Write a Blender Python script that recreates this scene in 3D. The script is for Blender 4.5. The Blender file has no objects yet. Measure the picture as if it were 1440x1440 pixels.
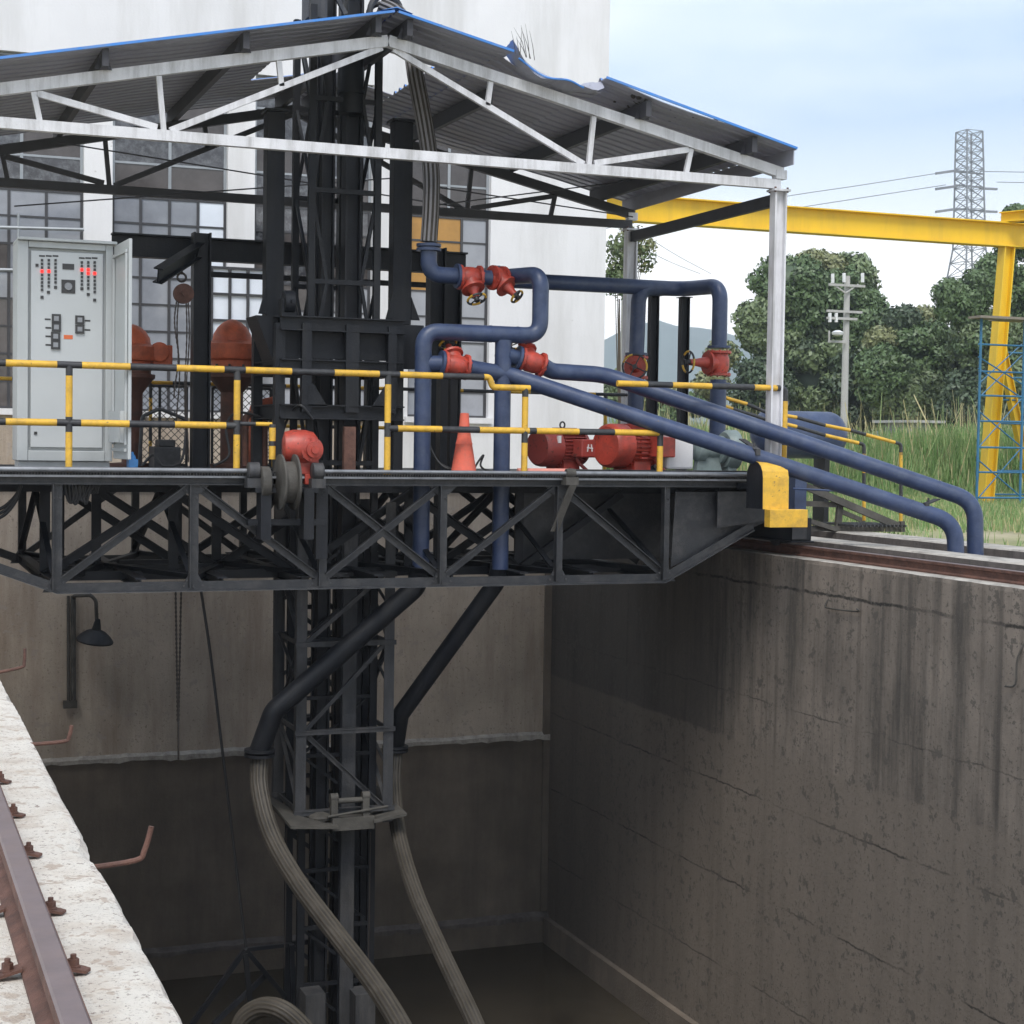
import bpy, math, random
import numpy as np
from mathutils import Vector, Matrix
random.seed(7); rng = np.random.default_rng(7)
S = bpy.context.scene; COL = S.collection
# ---------------------------------------------------------------- camera
HC = 1.2
_vy = Vector((-910, -112, 0)); _vx = Vector((6080, -8, 0))
FPX = math.sqrt(-(_vx.x*_vy.x+_vx.y*_vy.y))
_vy.z = FPX; _vx.z = FPX
YC = _vy.normalized(); XC = _vx.normalized(); XC = (XC-YC*XC.dot(YC)).normalized(); ZC = XC.cross(YC)
CAM = Vector((0, 0, HC))
cd = bpy.data.cameras.new('camera'); cam = bpy.data.objects.new('camera', cd); COL.objects.link(cam)
right = Vector((XC.x, YC.x, ZC.x)); down = Vector((XC.y, YC.y, ZC.y)); fwd = Vector((XC.z, YC.z, ZC.z))
R = Matrix((right, -down, -fwd)).transposed()
cam.matrix_world = Matrix.Translation(CAM) @ R.to_4x4()
cd.sensor_width = 36; cd.lens = 36*FPX/1440; cd.clip_start = .05; cd.clip_end = 6000
S.camera = cam
# ---------------------------------------------------------------- world
SUN_EL, SUN_AZ = math.radians(55), math.radians(205)     # azimuth clockwise from +Y
w = bpy.data.worlds.new('World'); S.world = w; w.use_nodes = True
nt = w.node_tree; nt.nodes.clear(); N = nt.nodes.new; L = nt.links.new
out = N('ShaderNodeOutputWorld'); bg = N('ShaderNodeBackground'); L(bg.outputs[0], out.inputs[0])
sky = N('ShaderNodeTexSky'); sky.sky_type = 'NISHITA'; sky.sun_disc = False
sky.sun_elevation = SUN_EL; sky.sun_rotation = SUN_AZ; sky.dust_density = 2.0; sky.air_density = 1.0
tc = N('ShaderNodeTexCoord'); mp = N('ShaderNodeMapping'); mp.inputs['Scale'].default_value = (1.4, 1.4, 5.5)
L(tc.outputs['Generated'], mp.inputs[0])
nz = N('ShaderNodeTexNoise'); nz.inputs['Scale'].default_value = 1.7; nz.inputs['Detail'].default_value = 5; nz.inputs['Roughness'].default_value = .5
L(mp.outputs[0], nz.inputs['Vector'])
cr = N('ShaderNodeValToRGB'); cr.color_ramp.elements[0].position = .38; cr.color_ramp.elements[1].position = .66
cr.color_ramp.elements[0].color = (.0, .0, .0, 1); cr.color_ramp.elements[1].color = (.7, .7, .7, 1)
L(nz.outputs[0], cr.inputs[0])
sp = N('ShaderNodeSeparateXYZ'); L(tc.outputs['Generated'], sp.inputs[0])
mr = N('ShaderNodeMapRange'); mr.inputs[1].default_value = .10; mr.inputs[2].default_value = .19; mr.inputs[3].default_value = 1; mr.inputs[4].default_value = 0
L(sp.outputs[2], mr.inputs[0])
mx0 = N('ShaderNodeMath'); mx0.operation = 'MAXIMUM'; L(cr.outputs[0], mx0.inputs[0]); L(mr.outputs[0], mx0.inputs[1])
cc = N('ShaderNodeMixRGB'); cc.inputs[1].default_value = (3.7, 4.75, 6.1, 1); cc.inputs[2].default_value = (8.2, 8.3, 8.6, 1)
L(mx0.outputs[0], cc.inputs[0])
mxs = N('ShaderNodeMixRGB'); mxs.inputs[0].default_value = .85
L(sky.outputs[0], mxs.inputs[1]); L(cc.outputs[0], mxs.inputs[2])
mr2 = N('ShaderNodeMapRange'); mr2.inputs[1].default_value = .085; mr2.inputs[2].default_value = .15; mr2.inputs[3].default_value = 1; mr2.inputs[4].default_value = 0
nz2 = N('ShaderNodeMath'); nz2.operation = 'MULTIPLY_ADD'; nz2.inputs[1].default_value = -.08; L(nz.outputs[0], nz2.inputs[0]); L(sp.outputs[2], nz2.inputs[2])
nz3 = N('ShaderNodeMath'); nz3.operation = 'ADD'; nz3.inputs[1].default_value = .04; L(nz2.outputs[0], nz3.inputs[0]); L(nz3.outputs[0], mr2.inputs[0])
mx3 = N('ShaderNodeMixRGB'); mx3.inputs[2].default_value = (11, 10.8, 10.6, 1); L(mr2.outputs[0], mx3.inputs[0]); L(mxs.outputs[0], mx3.inputs[1]); L(mx3.outputs[0], bg.inputs[0])
bg.inputs[1].default_value = .10
# ---------------------------------------------------------------- sun
sl = bpy.data.lights.new('sun', 'SUN'); sl.energy = 1.5; sl.angle = math.radians(24); sl.color = (1, .96, .9)
so = bpy.data.objects.new('sun', sl); COL.objects.link(so)
sd = Vector((math.sin(SUN_AZ)*math.cos(SUN_EL), math.cos(SUN_AZ)*math.cos(SUN_EL), math.sin(SUN_EL)))
so.rotation_euler = (-sd).to_track_quat('-Z', 'Y').to_euler(); so.location = (0, 0, 40)
S.view_settings.view_transform = 'Standard'; S.view_settings.look = 'None'; S.view_settings.gamma = 1
S.view_settings.exposure = .9
S.render.engine = 'CYCLES'

# ---------------------------------------------------------------- pixel ray -> real point on a plane of the place
def at(px, py, Y=None, X=None, Z=None):
    d = Vector((px-720, py-720, FPX)); r = Vector((XC.dot(d), YC.dot(d), ZC.dot(d)))
    t = Y/r.y if Y is not None else X/r.x if X is not None else (Z-HC)/r.z
    return CAM + r*t
def P(x, y, Y=16.0): return at(x, y, Y=Y)
# ---------------------------------------------------------------- materials
MATS = {}
def mk(name, base, rough=.6, metal=0, var=.15, scale=3, dirt=None, damt=.0, dscale=2., streak=False, bump=0, bscale=40, lines=None, world=True, low=None, spec=.5, fleck=None, wet_shade=False):
    m = bpy.data.materials.new(name); m.use_nodes = True; nt = m.node_tree; N = nt.nodes.new; L = nt.links.new
    b = nt.nodes['Principled BSDF']; b.inputs['Roughness'].default_value = rough; b.inputs['Metallic'].default_value = metal
    b.inputs['Specular IOR Level'].default_value = spec
    if world: g = N('ShaderNodeNewGeometry').outputs['Position']
    else: g = N('ShaderNodeTexCoord').outputs['Object']
    n1 = N('ShaderNodeTexNoise'); n1.inputs['Scale'].default_value = scale; n1.inputs['Detail'].default_value = 6; n1.inputs['Roughness'].default_value = .65
    L(g, n1.inputs['Vector'])
    r = N('ShaderNodeMapRange'); r.inputs[1].default_value = .3; r.inputs[2].default_value = .7; L(n1.outputs[0], r.inputs[0])
    mix = N('ShaderNodeMixRGB'); mix.inputs[1].default_value = [c*(1-var) for c in base]+[1]; mix.inputs[2].default_value = [min(1, c*(1+var)) for c in base]+[1]
    L(r.outputs[0], mix.inputs[0]); c = mix.outputs[0]
    def overlay(fac, col, c, amt=1.):
        if amt != 1.:
            k = N('ShaderNodeMath'); k.operation = 'MULTIPLY'; k.inputs[1].default_value = amt; L(fac, k.inputs[0]); fac = k.outputs[0]
        x = N('ShaderNodeMixRGB'); x.inputs[2].default_value = list(col)+[1]; L(fac, x.inputs[0]); L(c, x.inputs[1]); return x.outputs[0]
    if dirt and damt:
        mp = N('ShaderNodeMapping'); mp.inputs['Scale'].default_value = (1, 1, .12) if streak else (1, 1, 1); L(g, mp.inputs[0])
        n2 = N('ShaderNodeTexNoise'); n2.inputs['Scale'].default_value = dscale; n2.inputs['Detail'].default_value = 7; n2.inputs['Roughness'].default_value = .7
        L(mp.outputs[0], n2.inputs['Vector'])
        r2 = N('ShaderNodeMapRange'); r2.inputs[1].default_value = .45; r2.inputs[2].default_value = .68; L(n2.outputs[0], r2.inputs[0])
        c = overlay(r2.outputs[0], dirt, c, damt)
    sx = None
    if low or lines:
        sx = N('ShaderNodeSeparateXYZ'); L(g, sx.inputs[0])
        n3 = N('ShaderNodeTexNoise'); n3.inputs['Scale'].default_value = 2.2; n3.inputs['Detail'].default_value = 9; n3.inputs['Roughness'].default_value = .75; L(g, n3.inputs['Vector'])
        wob = N('ShaderNodeMath'); wob.operation = 'MULTIPLY_ADD'; wob.inputs[1].default_value = .12; L(n3.outputs[0], wob.inputs[0]); L(sx.outputs[2], wob.inputs[2])
        zz = wob.outputs[0]   # z + .06 on average
    if low:                       # cement of another pour below a height
        for z0, col, amt, soft in low:
            q = N('ShaderNodeMapRange'); q.inputs[1].default_value = z0+.06-soft; q.inputs[2].default_value = z0+.06+soft; q.inputs[3].default_value = 1; q.inputs[4].default_value = 0
            L(zz, q.inputs[0]); c = overlay(q.outputs[0], col, c, amt)
    if lines:
        for z0, wd, amt in lines:
            a = N('ShaderNodeMath'); a.operation = 'SUBTRACT'; a.inputs[1].default_value = z0+.06; L(zz, a.inputs[0])
            ab = N('ShaderNodeMath'); ab.operation = 'ABSOLUTE'; L(a.outputs[0], ab.inputs[0])
            q = N('ShaderNodeMapRange'); q.inputs[1].default_value = wd*.4; q.inputs[2].default_value = wd; q.inputs[3].default_value = 1; q.inputs[4].default_value = 0
            L(ab.outputs[0], q.inputs[0])
            q2 = N('ShaderNodeMapRange'); q2.inputs[1].default_value = .4; q2.inputs[2].default_value = .55; L(n1.outputs[0], q2.inputs[0])
            mu = N('ShaderNodeMath'); mu.operation = 'MULTIPLY'; L(q.outputs[0], mu.inputs[0]); L(q2.outputs[0], mu.inputs[1])
            c = overlay(mu.outputs[0], (.012, .012, .011), c, amt)
    if wet_shade:
        mp3 = N('ShaderNodeMapping'); mp3.inputs['Scale'].default_value = (1, 2.2, .05); mp3.inputs['Location'].default_value = (3, 7, 1); L(g, mp3.inputs[0])
        n6 = N('ShaderNodeTexNoise'); n6.inputs['Scale'].default_value = 3.; n6.inputs['Detail'].default_value = 5; L(mp3.outputs[0], n6.inputs['Vector'])
        q6 = N('ShaderNodeMapRange'); q6.inputs[1].default_value = .54; q6.inputs[2].default_value = .72; L(n6.outputs[0], q6.inputs[0]); 
        up = N('ShaderNodeMapRange'); up.inputs[1].default_value = -2.3; up.inputs[2].default_value = -2.0; up.inputs[3].default_value = .25; up.inputs[4].default_value = 1; L(sx.outputs[2], up.inputs[0])
        u6 = N('ShaderNodeMath'); u6.operation = 'MULTIPLY'; L(q6.outputs[0], u6.inputs[0]); L(up.outputs[0], u6.inputs[1]); c = overlay(u6.outputs[0], (.25, .215, .18), c, .5)
        q7 = N('ShaderNodeMapRange'); q7.inputs[1].default_value = .46; q7.inputs[2].default_value = .30; q7.inputs[3].default_value = 0; q7.inputs[4].default_value = 1; L(n6.outputs[0], q7.inputs[0]); u7 = N('ShaderNodeMath'); u7.operation = 'MULTIPLY'; L(q7.outputs[0], u7.inputs[0]); L(up.outputs[0], u7.inputs[1]); c = overlay(u7.outputs[0], (.055, .048, .042), c, .7)
    if wet_shade:       # damp, algae-black patch on the upper pour beyond a sharp joint, plus painted corner shade
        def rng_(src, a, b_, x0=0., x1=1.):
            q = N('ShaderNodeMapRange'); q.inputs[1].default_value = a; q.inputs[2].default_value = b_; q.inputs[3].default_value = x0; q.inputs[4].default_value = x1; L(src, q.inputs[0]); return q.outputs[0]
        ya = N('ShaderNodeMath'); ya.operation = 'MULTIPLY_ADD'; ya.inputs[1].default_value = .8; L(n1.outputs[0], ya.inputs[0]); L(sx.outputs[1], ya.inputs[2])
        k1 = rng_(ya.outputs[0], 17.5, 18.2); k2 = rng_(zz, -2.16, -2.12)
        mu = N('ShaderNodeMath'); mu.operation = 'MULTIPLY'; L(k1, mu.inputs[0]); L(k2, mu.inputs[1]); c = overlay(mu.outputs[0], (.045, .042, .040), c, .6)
        corner_shade = rng_(ya.outputs[0], 17.5, 21.5); c = overlay(corner_shade, (.06, .052, .045), c, .55)  # occlusion toward the far corner, painted into the wall colour
    if fleck:
        for fs, fc, thr in (fleck if isinstance(fleck, list) else [fleck]):
            n4 = N('ShaderNodeTexNoise'); n4.inputs['Scale'].default_value = fs; n4.inputs['Detail'].default_value = 3; n4.inputs['Roughness'].default_value = .8; L(g, n4.inputs['Vector'])
            q = N('ShaderNodeMapRange'); q.inputs[1].default_value = thr; q.inputs[2].default_value = thr+.04; L(n4.outputs[0], q.inputs[0])
            c = overlay(q.outputs[0], fc, c, .8)
    L(c, b.inputs['Base Color'])
    if bump:
        nb = N('ShaderNodeTexNoise'); nb.inputs['Scale'].default_value = bscale; nb.inputs['Detail'].default_value = 8; nb.inputs['Roughness'].default_value = .7; L(g, nb.inputs['Vector'])
        bp = N('ShaderNodeBump'); bp.inputs['Strength'].default_value = bump; bp.inputs['Distance'].default_value = .02; L(nb.outputs[0], bp.inputs['Height']); L(bp.outputs[0], b.inputs['Normal'])
    MATS[name] = m; return m
def emit(name, col, s):
    m = mk(name, col); b = m.node_tree.nodes['Principled BSDF']; b.inputs['Emission Color'].default_value = list(col)+[1]; b.inputs['Emission Strength'].default_value = s; return m
mk('black_steel', (.009, .0105, .0145), .5, 0, .3, 4, (.04, .038, .036), .3, 6, True, .25, 60, spec=.3)
mk('truss_steel', (.013, .0145, .018), .45, 0, .3, 4, (.085, .08, .076), .38, 7, False, .3, 60, spec=.6)
mk('dusty_steel', (.035, .036, .04), .6, .0, .3, 5, (.14, .13, .12), .4, 6, True, .3, 50)
mk('mud_steel', (.07, .065, .057), .75, 0, .4, 5, (.03, .028, .026), .6, 5, True, .3, 50)
mk('grey_steel', (.25, .26, .28), .4, .5, .2, 6, (.1, .1, .1), .4, 8)
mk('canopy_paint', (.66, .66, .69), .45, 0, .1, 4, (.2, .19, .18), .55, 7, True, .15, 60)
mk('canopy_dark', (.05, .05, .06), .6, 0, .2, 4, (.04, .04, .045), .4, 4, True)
mk('roof_under', (.36, .365, .43), .5, .2, .15, 2, (.09, .09, .10), .4, 2)
mk('roof_blue', (.05, .22, .62), .45, 0, .1, 3, (.3, .3, .3), .3, 5)
mk('pipe_blue', (.030, .048, .108), .42, 0, .25, 4, (.10, .125, .18), .35, 6, False, .12, 60, fleck=[(16, (.09, .075, .07), .68)])
mk('red_paint', (.42, .055, .035), .42, 0, .2, 7, (.12, .035, .028), .6, 9, False, .15, 60, fleck=[(14, (.09, .03, .02), .62), (40, (.5, .16, .12), .66)])
mk('cone_red', (.68, .13, .08), .7, 0, .1, 5, (.3, .13, .10), .5, 8)
mk('motor_red', (.33, .05, .04), .5, 0, .2, 7, (.12, .04, .035), .6, 7, fleck=[(12, (.08, .03, .025), .6)])
mk('rust_red', (.55, .12, .05), .55, 0, .25, 7, (.10, .04, .03), .5, 5, False, .2, 50)
mk('mud_rust', (.11, .045, .03), .7, 0, .35, 7, (.05, .035, .03), .7, 6)
mk('pale_red', (.62, .25, .2), .6, 0, .15, 5)
mk('yellow', (.68, .40, .04), .5, 0, .1, 5, (.25, .16, .05), .5, 9, False, .1, 60, fleck=[(22, (.09, .07, .05), .64)])
mk('yellow_gantry', (.78, .50, .02), .5, 0, .05, 1, (.5, .33, .05), .5, 2, True)
mk('rail_black', (.025, .026, .03), .5, 0, .2, 8, (.1, .1, .1), .3, 12)
mk('cabinet', (.44, .465, .475), .38, .0, .04, 3, (.32, .34, .35), .35, 5, True)
mk('cabinet_inner', (.47, .495, .51), .35, .0, .03, 3)
mk('dark_plastic', (.03, .03, .032), .4)
mk('orange_label', (.6, .13, .04), .5)
mk('concrete_left', (.72, .67, .60), .9, 0, .12, 2.5, (.36, .27, .20), .55, 5, False, .7, 60, fleck=[(38, (.24, .18, .15), .60), (9, (.45, .36, .29), .58), (3.2, (.50, .41, .33), .59), (90, (.3, .25, .22), .60)])
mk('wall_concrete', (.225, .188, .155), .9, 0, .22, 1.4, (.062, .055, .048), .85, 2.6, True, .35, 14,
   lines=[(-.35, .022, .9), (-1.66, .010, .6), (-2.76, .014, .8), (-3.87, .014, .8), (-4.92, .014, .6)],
   low=[(-2.2, (.195, .162, .132), .75, .015)], fleck=[(30, (.065, .057, .048), .60), (60, (.27, .24, .205), .64), (7, (.10, .088, .075), .58)], wet_shade=True)
mk('far_concrete', (.44, .375, .31), .9, 0, .15, 1.2, (.26, .20, .155), .75, 2.6, True, .5, 30, fleck=[(22, (.2, .17, .14), .62), (6, (.36, .31, .27), .6)])
mk('far_low_concrete', (.17, .14, .112), .85, 0, .25, 1.3, (.085, .074, .064), .6, 1.4, True, .6, 25)
mk('ledge_concrete', (.40, .37, .33), .9, 0, .3, 5, (.15, .13, .12), .6, 6, False, .9, 20)
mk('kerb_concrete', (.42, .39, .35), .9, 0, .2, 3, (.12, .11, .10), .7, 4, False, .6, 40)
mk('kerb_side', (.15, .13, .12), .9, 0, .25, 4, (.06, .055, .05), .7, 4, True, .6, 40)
mk('rust', (.14, .07, .052), .75, .2, .35, 8, (.06, .035, .03), .6, 12, False, .4, 80)
mk('rail_top', (.17, .13, .13), .45, .15, .15, 8, (.2, .14, .12), .4, 10)
mk('water', (.05, .042, .032), .18, 0, .3, 1.5, (.055, .048, .036), .5, 1.2, False, .12, 5)
mk('hose_low', (.072, .060, .045), .62, 0, .35, 5, (.045, .042, .038), .7, 5)
mk('hose_groove', (.032, .027, .022), .7, 0, .4, 5, (.10, .085, .068), .5, 4)
mk('hose_up', (.22, .21, .22), .6, 0, .3, 5, (.06, .06, .065), .6, 5)
mk('building_white', (.72, .715, .73), .85, 0, .05, .6, (.5, .49, .48), .55, 1.2, True, .15, 30, fleck=(3.2, (.45, .43, .42), .71))
mk('frame_dark', (.05, .05, .055), .4, 0)
mk('frame_metal', (.30, .32, .34), .4, .3)
mk('pane_leaf_reflect', (.035, .035, .042), .06, 0, .5, 2, (.16, .17, .18), .75, 7, spec=.8)  # pale noise blotches paint leaf reflections into the glass colour
mk('pane_brown', (.06, .052, .05), .1, 0, .3, 2, (.10, .09, .09), .5, 3, spec=.6)
mk('pane_mid', (.26, .275, .31), .08, 0, .2, 1.5, (.26, .28, .3), .4, 1.5, spec=.7)
mk('pane_sky_bright', (.75, .8, .88), .1, 0, .08, 1, spec=.5)  # brightness of the sky in these panes, painted as their base colour
mk('pane_orange', (.42, .22, .05), .3, 0, .15, 2, (.3, .15, .04), .4, 3)
mk('ground', (.22, .23, .10), .95, 0, .3, .8, (.42, .35, .25), .8, .5, False, .5, 8)
mk('grass_a', (.14, .25, .075), .6, 0, .2, 2); mk('grass_b', (.25, .33, .13), .6, 0, .2, 2); mk('grass_c', (.42, .38, .20), .7, 0, .2, 2)
mk('leaf_a', (.085, .135, .05), .5, 0, .2, 1); mk('leaf_b', (.135, .18, .08), .5, 0, .2, 1); mk('leaf_c', (.058, .088, .045), .5, 0, .2, 1); mk('leaf_d', (.21, .225, .105), .5, 0, .2, 1)
mk('bark', (.10, .08, .06), .9, 0, .3, 3)
mk('hill', (.05, .09, .07), 1, 0, .2, .01)
mk('pole_concrete', (.42, .41, .39), .85, 0, .1, 2, (.25, .24, .22), .5, 3, True)
mk('galv', (.22, .23, .25), .5, .4)
mk('scaffold_blue', (.03, .14, .26), .5, 0, .2, 3)
mk('plank', (.22, .19, .16), .8, 0, .2, 5)
mk('pump_grey', (.20, .25, .25), .5, 0, .15, 5, (.1, .12, .12), .4, 8)
mk('jug_blue', (.05, .25, .6), .3)
mk('white_lamp', (.7, .7, .7), .3)
mk('cable', (.02, .02, .022), .5)
mk('chain', (.06, .05, .045), .6, .5)
emit('led_red', (1, .02, .015), .8)
emit('led_green', (.05, .3, .1), .2)
M = MATS
# ---------------------------------------------------------------- mesh builder
def op(fn):
    def g(s, *a, **k):
        s.depth += 1
        if s.auto and s.depth == 1: s.gid += 1
        r = fn(s, *a, **k)
        s.g += [s.gid]*(len(s.f)-len(s.g)); s.depth -= 1
        return r
    return g
class MB:
    def __init__(s, auto=False): s.v = []; s.f = []; s.m = []; s.s = []; s.g = []; s.auto = auto; s.depth = 0; s.gid = 0
    def add(s, vs, fs, m=0, sm=False):
        o = len(s.v); s.v += [tuple(v) for v in vs]; s.f += [tuple(i+o for i in f) for f in fs]
        s.m += [m]*len(fs); s.s += [sm]*len(fs); return s
    @op
    def box(s, a, b, m=0):
        x0, x1 = sorted((a[0], b[0])); y0, y1 = sorted((a[1], b[1])); z0, z1 = sorted((a[2], b[2]))
        return s.add([(x, y, z) for z in (z0, z1) for y in (y0, y1) for x in (x0, x1)], [(0, 2, 3, 1), (4, 5, 7, 6), (0, 1, 5, 4), (2, 6, 7, 3), (0, 4, 6, 2), (1, 3, 7, 5)], m)
    @op
    def bar(s, p, q, w, d, n=(0, 1, 0), ou=0, on=0, m=0):      # w across (in the plane normal to n), d along n
        p = Vector(p); q = Vector(q); t = (q-p).normalized(); n = Vector(n); n = (n-t*n.dot(t))
        n = n.normalized() if n.length > 1e-4 else t.orthogonal().normalized()
        u = t.cross(n); vs = []
        for e in (p, q):
            for a, b in ((-1, -1), (1, -1), (1, 1), (-1, 1)):
                vs.append(e+u*(ou+a*w/2)+n*(on+b*d/2))
        return s.add(vs, [(0, 1, 2, 3), (7, 6, 5, 4), (0, 4, 5, 1), (1, 5, 6, 2), (2, 6, 7, 3), (3, 7, 4, 0)], m)
    @op
    def lbar(s, p, q, a, t=.012, n=(0, 1, 0), m=0, flip=1):
        tt = (Vector(q)-Vector(p)).normalized(); uz = tt.cross(Vector(n)).z
        if abs(uz) > .05: flip = 1 if uz > 0 else -1
        s.bar(p, q, a, t, n, m=m); s.bar(p, q, t, a*.8-t, n, flip*(a/2-t/2), -a*.4-.001, m); return s
    @op
    def ibar(s, p, q, h, w, t=.014, n=(0, 1, 0), m=0):     # h web height, w flange width along n
        s.bar(p, q, h-2*t, t, n, m=m); s.bar(p, q, t, w, n, h/2-t/2, 0, m); s.bar(p, q, t, w, n, -h/2+t/2, 0, m); return s
    @op
    def tube(s, pts, r, n=12, m=0, cap=True, mf=None, ribs=0, stripe=0):
        pts = [Vector(p) for p in pts]; K = len(pts); rs = r if isinstance(r, (list, tuple)) else [r]*K
        t0 = (pts[1]-pts[0]).normalized(); u = t0.orthogonal().normalized(); vs = []; pt = t0
        for i in range(K):
            t = (pts[min(i+1, K-1)]-pts[max(i-1, 0)]).normalized()
            u = pt.rotation_difference(t) @ u; u = (u-t*u.dot(t)).normalized(); v = t.cross(u); pt = t
            for k in range(n):
                a = 2*math.pi*k/n; rr = rs[i]*(1+(.07 if (ribs and k % 4 < 2) else 0)); vs.append(pts[i]+(u*math.cos(a)+v*math.sin(a))*rr)
        o = len(s.v); s.v += [tuple(v) for v in vs]
        for i in range(K-1):
            for k in range(n):
                a = i*n+k; b = i*n+(k+1) % n; s.f.append((o+a, o+b, o+b+n, o+a+n)); s.m.append(mf(i) if mf else (k//2 % 2 if stripe else m)); s.s.append(not ribs)
        if cap:
            s.f.append(tuple(o+k for k in reversed(range(n)))); s.f.append(tuple(o+(K-1)*n+k for k in range(n))); s.m += [mf(0) if mf else m, mf(K-2) if mf else m]; s.s += [False]*2
        return s
    @op
    def cyl(s, p, q, r, n=16, m=0, r2=None): return s.tube([p, q], [r, r if r2 is None else r2], n, m)
    @op
    def lathe(s, c, ax, prof, n=24, m=0, sm=True):          # prof: (distance along axis, radius)
        c = Vector(c); ax = Vector(ax).normalized(); u = ax.orthogonal().normalized(); v = ax.cross(u); vs = []
        for h, r in prof:
            for k in range(n):
                a = 2*math.pi*k/n; vs.append(c+ax*h+(u*math.cos(a)+v*math.sin(a))*max(r, 1e-4))
        fs = [(i*n+k, i*n+(k+1) % n, (i+1)*n+(k+1) % n, (i+1)*n+k) for i in range(len(prof)-1) for k in range(n)]
        fs += [tuple(reversed(range(n))), tuple((len(prof)-1)*n+k for k in range(n))]
        return s.add(vs, fs, m, sm)
    @op
    def prism(s, poly, vec, m=0):
        k = len(poly); vec = Vector(vec); a = [Vector(p) for p in poly]
        return s.add(a+[p+vec for p in a], [tuple(range(k)), tuple(reversed(range(k, 2*k)))]+[(i, k+i, k+(i+1) % k, (i+1) % k) for i in range(k)], m)
    def plate(s, poly, vec, m=0): return s.prism(poly, vec, m)
    def torus(s, c, ax, R_, r, n=28, k=8, m=0, mf=None):
        c = Vector(c); ax = Vector(ax).normalized(); u = ax.orthogonal().normalized(); v = ax.cross(u)
        return s.tube([c+(u*math.cos(2*math.pi*i/n)+v*math.sin(2*math.pi*i/n))*R_ for i in range(n+1)], r, k, m, False, mf)
    def build(s, name, mats, parent=None, bevel=0):
        if s.auto:
            for gi in sorted(set(s.g)):
                q = MB(); idx = [i for i, a in enumerate(s.g) if a == gi]; mp = {}
                for i in idx:
                    f = []
                    for a in s.f[i]:
                        if a not in mp: mp[a] = len(q.v); q.v.append(s.v[a])
                        f.append(mp[a])
                    q.f.append(tuple(f)); q.m.append(s.m[i]); q.s.append(s.s[i])
                o = q.build(name, mats, parent, bevel)
            return o
        me = bpy.data.meshes.new(name); v = np.array(s.v, dtype=float)
        if parent is not None: org = np.array(wloc(parent))
        else:
            org = np.array([(v[:, 0].min()+v[:, 0].max())/2, (v[:, 1].min()+v[:, 1].max())/2, v[:, 2].min()])
        me.from_pydata((v-org).tolist(), [], s.f); mats = mats if isinstance(mats, (list, tuple)) else [mats]
        for m in mats: me.materials.append(M[m])
        me.polygons.foreach_set('material_index', s.m); me.polygons.foreach_set('use_smooth', s.s)
        me.update()
        if any(s.s): me.set_sharp_from_angle(angle=math.radians(38))
        o = bpy.data.objects.new(name, me); COL.objects.link(o)
        if parent is None: o.location = org
        else: o.parent = parent
        if bevel:
            b = o.modifiers.new('bevel', 'BEVEL'); b.width = bevel; b.segments = 2; b.limit_method = 'ANGLE'
        return o
def wloc(o):
    p = Vector(o.location)
    while o.parent: o = o.parent; p += Vector(o.location)
    return p
def tag(o, label=None, cat=None, group=None, kind=None):
    if label: o['label'] = label
    if cat: o['category'] = cat
    if group: o['group'] = group
    if kind: o['kind'] = kind
    return o
def T(name, loc, label, cat, group=None):
    o = bpy.data.objects.new(name, None); COL.objects.link(o); o.location = loc; o.empty_display_size = .1; return tag(o, label, cat, group)
def copy_tree(o, parent=None):
    c = o.copy(); COL.objects.link(c)
    if parent: c.parent = parent
    for ch in list(o.children): copy_tree(ch, c)
    return c
def fillet(pts, rad, n=8):
    pts = [Vector(p) for p in pts]; o = [pts[0]]
    for i in range(1, len(pts)-1):
        a, b, c = pts[i-1], pts[i], pts[i+1]; r = rad[i-1] if isinstance(rad, (list, tuple)) else rad
        d1 = (a-b).normalized(); d2 = (c-b).normalized(); ang = d1.angle(d2)
        l = min(r/math.tan(ang/2), (a-b).length*.49, (c-b).length*.49); p0 = b+d1*l; p1 = b+d2*l
        for k in range(n+1):
            t = k/n; o.append(p0*(1-t)**2+b*2*t*(1-t)+p1*t*t)
    o.append(pts[-1]); return o
def smooth(pts, n=8):
    pts = [Vector(p) for p in pts]; q = [pts[0]]+pts+[pts[-1]]; o = []
    for i in range(1, len(q)-2):
        a, b, c, d = q[i-1:i+3]
        for k in range(n):
            t = k/n; o.append(.5*((2*b)+(c-a)*t+(2*a-5*b+4*c-d)*t*t+(-a+3*b-3*c+d)*t**3))
    o.append(pts[-1]); return o
XL, XR, YB = .63, 9.38, 22.6; ZW = -6.15
# ================================================================ SETTING
# ground sheet with the pit left open
m = MB(); B = 900
xs = [-B, -1.6, 12.0, B]; ys = [-B, -8, 23.2, B]
for i in range(3):
    for j in range(3):
        if i == 1 and j == 1: continue
        m.add([(xs[i], ys[j], 0), (xs[i+1], ys[j], 0), (xs[i+1], ys[j+1], 0), (xs[i], ys[j+1], 0)], [(0, 1, 2, 3)])
tag(m.build('ground', 'ground'), kind='structure')
m = MB(); m.add([(XL-.3, -8.2, ZW), (XR+.3, -8.2, ZW), (XR+.3, YB+.2, ZW), (XL-.3, YB+.2, ZW)], [(0, 1, 2, 3)])
tag(m.build('water', 'water'), kind='structure')
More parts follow.
